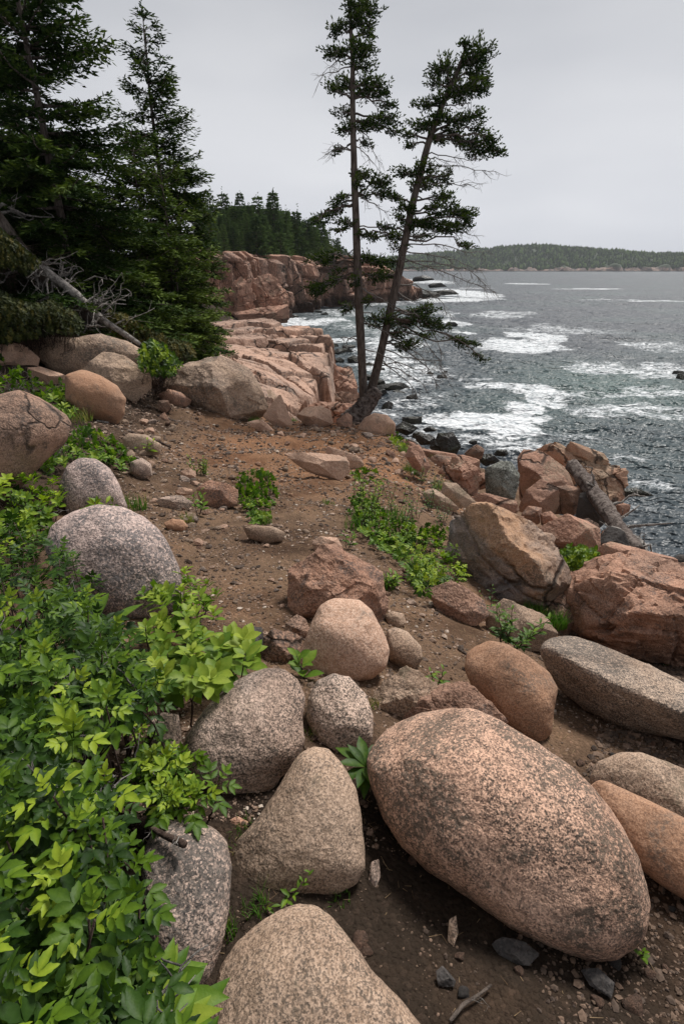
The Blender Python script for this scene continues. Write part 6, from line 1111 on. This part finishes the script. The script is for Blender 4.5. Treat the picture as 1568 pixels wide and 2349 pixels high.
# ------------------------------------------------------------------ loose stones and gravel
rng = np.random.RandomState(77)
PATH = [(360, 960), (560, 985), (800, 995), (900, 1040), (1000, 1180), (960, 1330), (1080, 1460), (1060, 1560), (900, 1520), (640, 1430), (480, 1400), (410, 1250), (300, 1120), (300, 1010)]
srcs = []
for k in range(8):
    D, F = ico(3); q = D * (1 + 0.28 * fbm(D * 1.3 + k * 9, 3)[:, None]); c1, c2, idn = cells(D * 1.1 + k * 5)
    q = q * [1.0, 0.75, 0.5]; pl = rng.normal(size=(7, 3)); pl /= np.linalg.norm(pl, axis=1)[:, None]
    for p_ in pl: m = q @ p_ > 0.5; q[m] -= np.outer((q[m] @ p_) - 0.5, p_)
    srcs.append((q, F))
n = 0; seen = []; kinds = ['pink', 'tan', 'tan', 'rough', 'grey', 'orange', 'pink', 'boulder_far']
meshes = {}
while n < 170:
    if n < 120: px, py = rng.uniform(300, 1080), rng.uniform(965, 1560); ok = poly_in(PATH, np.array([px]), np.array([py]))[0]
    else: px, py = rng.uniform(480, 1568), rng.uniform(1600, 2340); ok = True
    if not ok: continue
    g = ground(px, py); dist = np.linalg.norm(g - CAM); s = rng.uniform(4, 9) * dist / FPX if n < 120 else rng.uniform(7, 15) * dist / FPX
    if n > 160 : s *= 1.5
    k = rng.randint(8); nm = 'stone'
    if k not in meshes:
        o = mk(nm, srcs[k][0], [srcs[k][1]], M[kinds[k]], smooth=True); meshes[k] = o
    else: o = meshes[k].copy(); root_col.objects.link(o)
    sz = s * 1.15; o.scale = (sz, sz, sz); o.rotation_euler = (rng.normal() * .2, rng.normal() * .2, rng.uniform(0, 6.28)); o.location = (g[0], g[1], float(height(g[0], g[1])[0]) + 0.15 * sz)
    tag(o, 'small loose stone lying on the dirt of the path' if n < 120 else 'loose chip of rock on the dirt among the big boulders', 'stone', 'loose stones on the path' if n < 120 else 'rock chips among the boulders'); n += 1
    if n == 120: meshes = {}; kinds = ['brown', 'slate', 'rough', 'tan', 'brown', 'slate', 'rough', 'brown']
LEFTP = [(285, 960), (360, 950), (430, 1010), (470, 1080), (560, 1110), (520, 1210), (460, 1260), (420, 1240), (330, 1130), (300, 1060)]; EDGE = [(660, 940), (800, 985), (900, 1000), (960, 1060), (1010, 1150), (960, 1180), (900, 1100), (820, 1040), (640, 1000)]
kinds = ['pink', 'tan', 'boulder_far', 'rough', 'grey', 'tan', 'pink', 'brown']; meshes = {}; n = 0
while n < 100:
    P_ = LEFTP if n < 62 else EDGE; px, py = rng.uniform(280, 1020), rng.uniform(940, 1270)
    if not poly_in(P_, np.array([px]), np.array([py]))[0]: continue
    g = ground(px, py); s = rng.uniform(6, 17) * np.linalg.norm(g - CAM) / FPX; k = rng.randint(8)
    if k not in meshes: o = mk('stone', srcs[k][0], [srcs[k][1]], M[kinds[k]]); meshes[k] = o
    else: o = meshes[k].copy(); root_col.objects.link(o)
    o.scale = (s, s, s); o.rotation_euler = (rng.normal() * .3, rng.normal() * .3, rng.uniform(0, 6.28)); o.location = (g[0], g[1], float(height(g[0], g[1])[0]) + 0.12 * s)
    tag(o, 'loose stone in the rubble at the left edge of the path' if n < 62 else 'loose stone near the brink at the head of the path', 'stone', 'stones in the rubble left of the path' if n < 62 else 'stones near the brink'); n += 1
for k_, (px, py, h, c) in enumerate([(820, 1160, .38, .5), (860, 1180, .40, .45), (905, 1175, .36, .5), (930, 1215, .30, .4), (955, 1190, .34, .35), (880, 1230, .28, .55), (985, 1175, .3, .3), (1000, 1130, .26, .4), (965, 1110, .25, .4), (835, 1215, .3, .5), (925, 1255, .24, .6), (1015, 1200, .3, .3)]):
    tag(weed('weed', 'x', px, py, h, 800 + k_, 4, T_BROAD if k_ % 3 else T_SM, 'leaf', 15, 0.045, c, 0.35), 'slender upright weed growing among the shrubs along the brink', 'plant', 'upright weeds along the brink')
for k_, (poly, mt, lab) in enumerate([([(1125, 2165), (1150, 2150), (1200, 2160), (1235, 2190), (1215, 2215), (1160, 2210)], 'slate', 'flat dark slate chip under the largest boulder'), ([(1330, 2225), (1370, 2220), (1410, 2255), (1400, 2290), (1350, 2260)], 'slate', 'pointed dark slate piece on the gravel at the bottom right'), ([(1030, 2110), (1045, 2100), (1050, 2140), (1040, 2170), (1025, 2160)], 'tan', 'thin upright grey chip in the dark humus'), ([(1000, 2230), (1015, 2215), (1045, 2250), (1040, 2265), (1005, 2262)], 'slate', 'wedge shaped dark chip below the thin upright one'), ([(528, 1880), (545, 1872), (570, 1885), (560, 1910), (538, 1912)], 'rough', 'reddish brown stone in the grass left of the triangular boulder'), ([(650, 1795), (665, 1785), (680, 1795), (668, 1815), (652, 1812)], 'rough', 'small reddish stone against the long grey boulder'), ([(850, 1980), (868, 1972), (872, 2010), (860, 2040), (845, 2020)], 'grey', 'narrow grey stone standing in the gap left of the largest boulder'), ([(443, 1240), (455, 1234), (468, 1242), (465, 1252), (450, 1250)], 'pink', 'white quartz like pebble on the left of the path')]):
    B('stone', lab, mt, poly, cat='stone', kind='block', k=0.5, lvl=5)
# gravel: tens of thousands of chips, one object
def gravel(name, label, n, fn, smin, smax, mat, seed):
    rng = np.random.RandomState(seed); x, y, s = fn(n, rng); z = height(x, y); D, F = ico(1); n = len(x)
    V = D[None] * (1 + 0.35 * rng.normal(size=(n, len(D), 1)) * 0.6) * rng.uniform(0.5, 1.1, (n, 1, 3)) * [1, 1, 0.7]
    a = rng.uniform(0, 6.28, n); ca, sa = np.cos(a)[:, None], np.sin(a)[:, None]; V = np.stack([V[..., 0] * ca - V[..., 1] * sa, V[..., 0] * sa + V[..., 1] * ca, V[..., 2]], -1)
    V = V * s[:, None, None] + np.stack([x, y, z + 0.15 * s], -1)[:, None]; F_ = (np.arange(n)[:, None, None] * len(D) + F).reshape(-1, 3)
    return tag(mk(name, V.reshape(-1, 3), [F_], mat, smooth=False, attrs={'tint': np.repeat(rng.rand(n) * (1 if seed == 1 else 0.62), len(D))}), label, 'gravel', kind='stuff')
def pebmat():
    m, t, P, N, L = nodes('gravel chips'); a = N('ShaderNodeAttribute'); a.attribute_name = 'tint'
    r = ramp(N, [(0, (0.065, 0.045, 0.034)), (0.4, (0.15, 0.098, 0.066)), (0.7, (0.26, 0.17, 0.12)), (0.93, (0.40, 0.29, 0.22)), (1, (0.56, 0.48, 0.40))]); L(a.outputs['Fac'], r.inputs[0])
    g = N('ShaderNodeNewGeometry'); L(mixn(N, L, ramp2(N, L, noise(N, L, g.outputs['Position'], 90, 3, 0.6), 0.4, 0.65), r.outputs[0], mul_(N, L, r.outputs[0], (0.6, 0.58, 0.56))), P.inputs['Base Color']); P.inputs['Roughness'].default_value = 0.9; return m
M['peb'] = pebmat()
def fpath(n, rng):   # chips over the open dirt, sized so that nearer ones are smaller
    y = 1.2 + 12 * rng.rand(n) ** 1.5; x = rng.uniform(-1, 1, n) * (0.8 + 0.42 * y) + 0.05 * y
    dn = fbm(np.c_[x * 1.6, y * 1.6, 0 * x] + 3, 3); k = (dn + 0.45 * rng.rand(n) > 0.08) & (x > -0.45 * y - 0.3); x, y = x[k], y[k]
    s = 0.0030 * (0.6 + 0.33 * y) * (0.6 + 1.0 * rng.exponential(0.8, len(x))); return x, y, np.clip(s, 0.002, 0.05)
gravel('gravel', 'scattered fine gravel over the trodden dirt path', 90000, fpath, 0, 0, M['peb'], 1)
def fright(n, rng):   # coarse brown gravel right of and below the largest boulder
    x = rng.uniform(0.35, 3.2, n); y = rng.uniform(0.45, 3.4, n); k = (x > 0.62 - 0.15 * y) & (y < 0.4 + 1.35 * x); x, y = x[k], y[k]
    return x, y, np.clip(0.0045 * (0.6 + 0.9 * rng.exponential(0.8, len(x))) * (0.7 + 0.35 * y), 0.003, 0.03)
gravel('gravel', 'coarse brown gravel right of the largest boulder', 40000, fright, 0, 0, M['peb'], 2)
def fnear(n, rng):
    x = rng.uniform(-1.2, 0.9, n); y = rng.uniform(0.35, 2.0, n); k = fbm(np.c_[x * 4, y * 4, 0 * x], 2) + 0.4 * rng.rand(n) > 0.22; x, y = x[k], y[k]
    return x, y, np.clip(0.0022 * (0.6 + rng.exponential(0.8, len(x))), 0.0015, 0.012)
gravel('gravel', 'fine crumbs of soil and grit between the near boulders', 14000, fnear, 0, 0, M['peb'], 3)
# dry needles and straw on the humus
rng = np.random.RandomState(9); n = 9000; x = rng.uniform(-2.2, 1.0, n); y = rng.uniform(0.4, 6.5, n) ; k = fbm(np.c_[x * 2, y * 2, 0 * x] + 8, 2) + .5 * rng.rand(n) > .25; x, y = x[k], y[k]; n = len(x); z = height(x, y) + 0.003
a = rng.uniform(0, 6.28, n); Ls = rng.uniform(.012, .045, n) * (0.7 + .15 * y); d = np.stack([np.cos(a), np.sin(a), rng.normal(size=n) * .18], -1) * Ls[:, None]; wv = np.stack([-np.sin(a), np.cos(a), 0 * a], -1) * 0.0009 * (0.7 + .3 * y)[:, None]; o = np.stack([x, y, z], -1)
V = np.stack([o - wv, o + wv, o + d + wv * .4, o + d - wv * .4], 1).reshape(-1, 3); mb = MB(); mb.add(V, np.arange(n * 4).reshape(-1, 4), np.repeat(rng.uniform(0, 1, n), 4))
tag(mb.build('straw', M['straw'], None, smooth=False), 'dry needles and straw littering the soil between the stones', 'litter', kind='stuff')
# spray thrown up where the swell meets the cliff foot
rng = np.random.RandomState(4); n = 9000; c0 = atz(712, 700, 0); u = rng.rand(n); x = c0[0] + rng.normal(size=n) * 2.6 - 1.5; y = c0[1] + rng.normal(size=n) * 1.0 + 2; hgt = 4.6 * np.exp(-((x - c0[0] + 1.5) / 3) ** 2) * rng.rand(n) ** 1.8
D, F = ico(1); s = rng.uniform(.07, .24, n) * (1.2 - hgt / 4.5); V = D[None] * s[:, None, None] + np.stack([x, y, hgt + .1], -1)[:, None]
m, t, P, N, L = nodes('spray'); P.inputs['Base Color'].default_value = (.85, .87, .88, 1); P.inputs['Roughness'].default_value = .6
tag(mk('spray', V.reshape(-1, 3), [(np.arange(n)[:, None, None] * len(D) + F).reshape(-1, 3)], m), 'white spray bursting at the foot of the pink cliff', 'spray', kind='stuff')
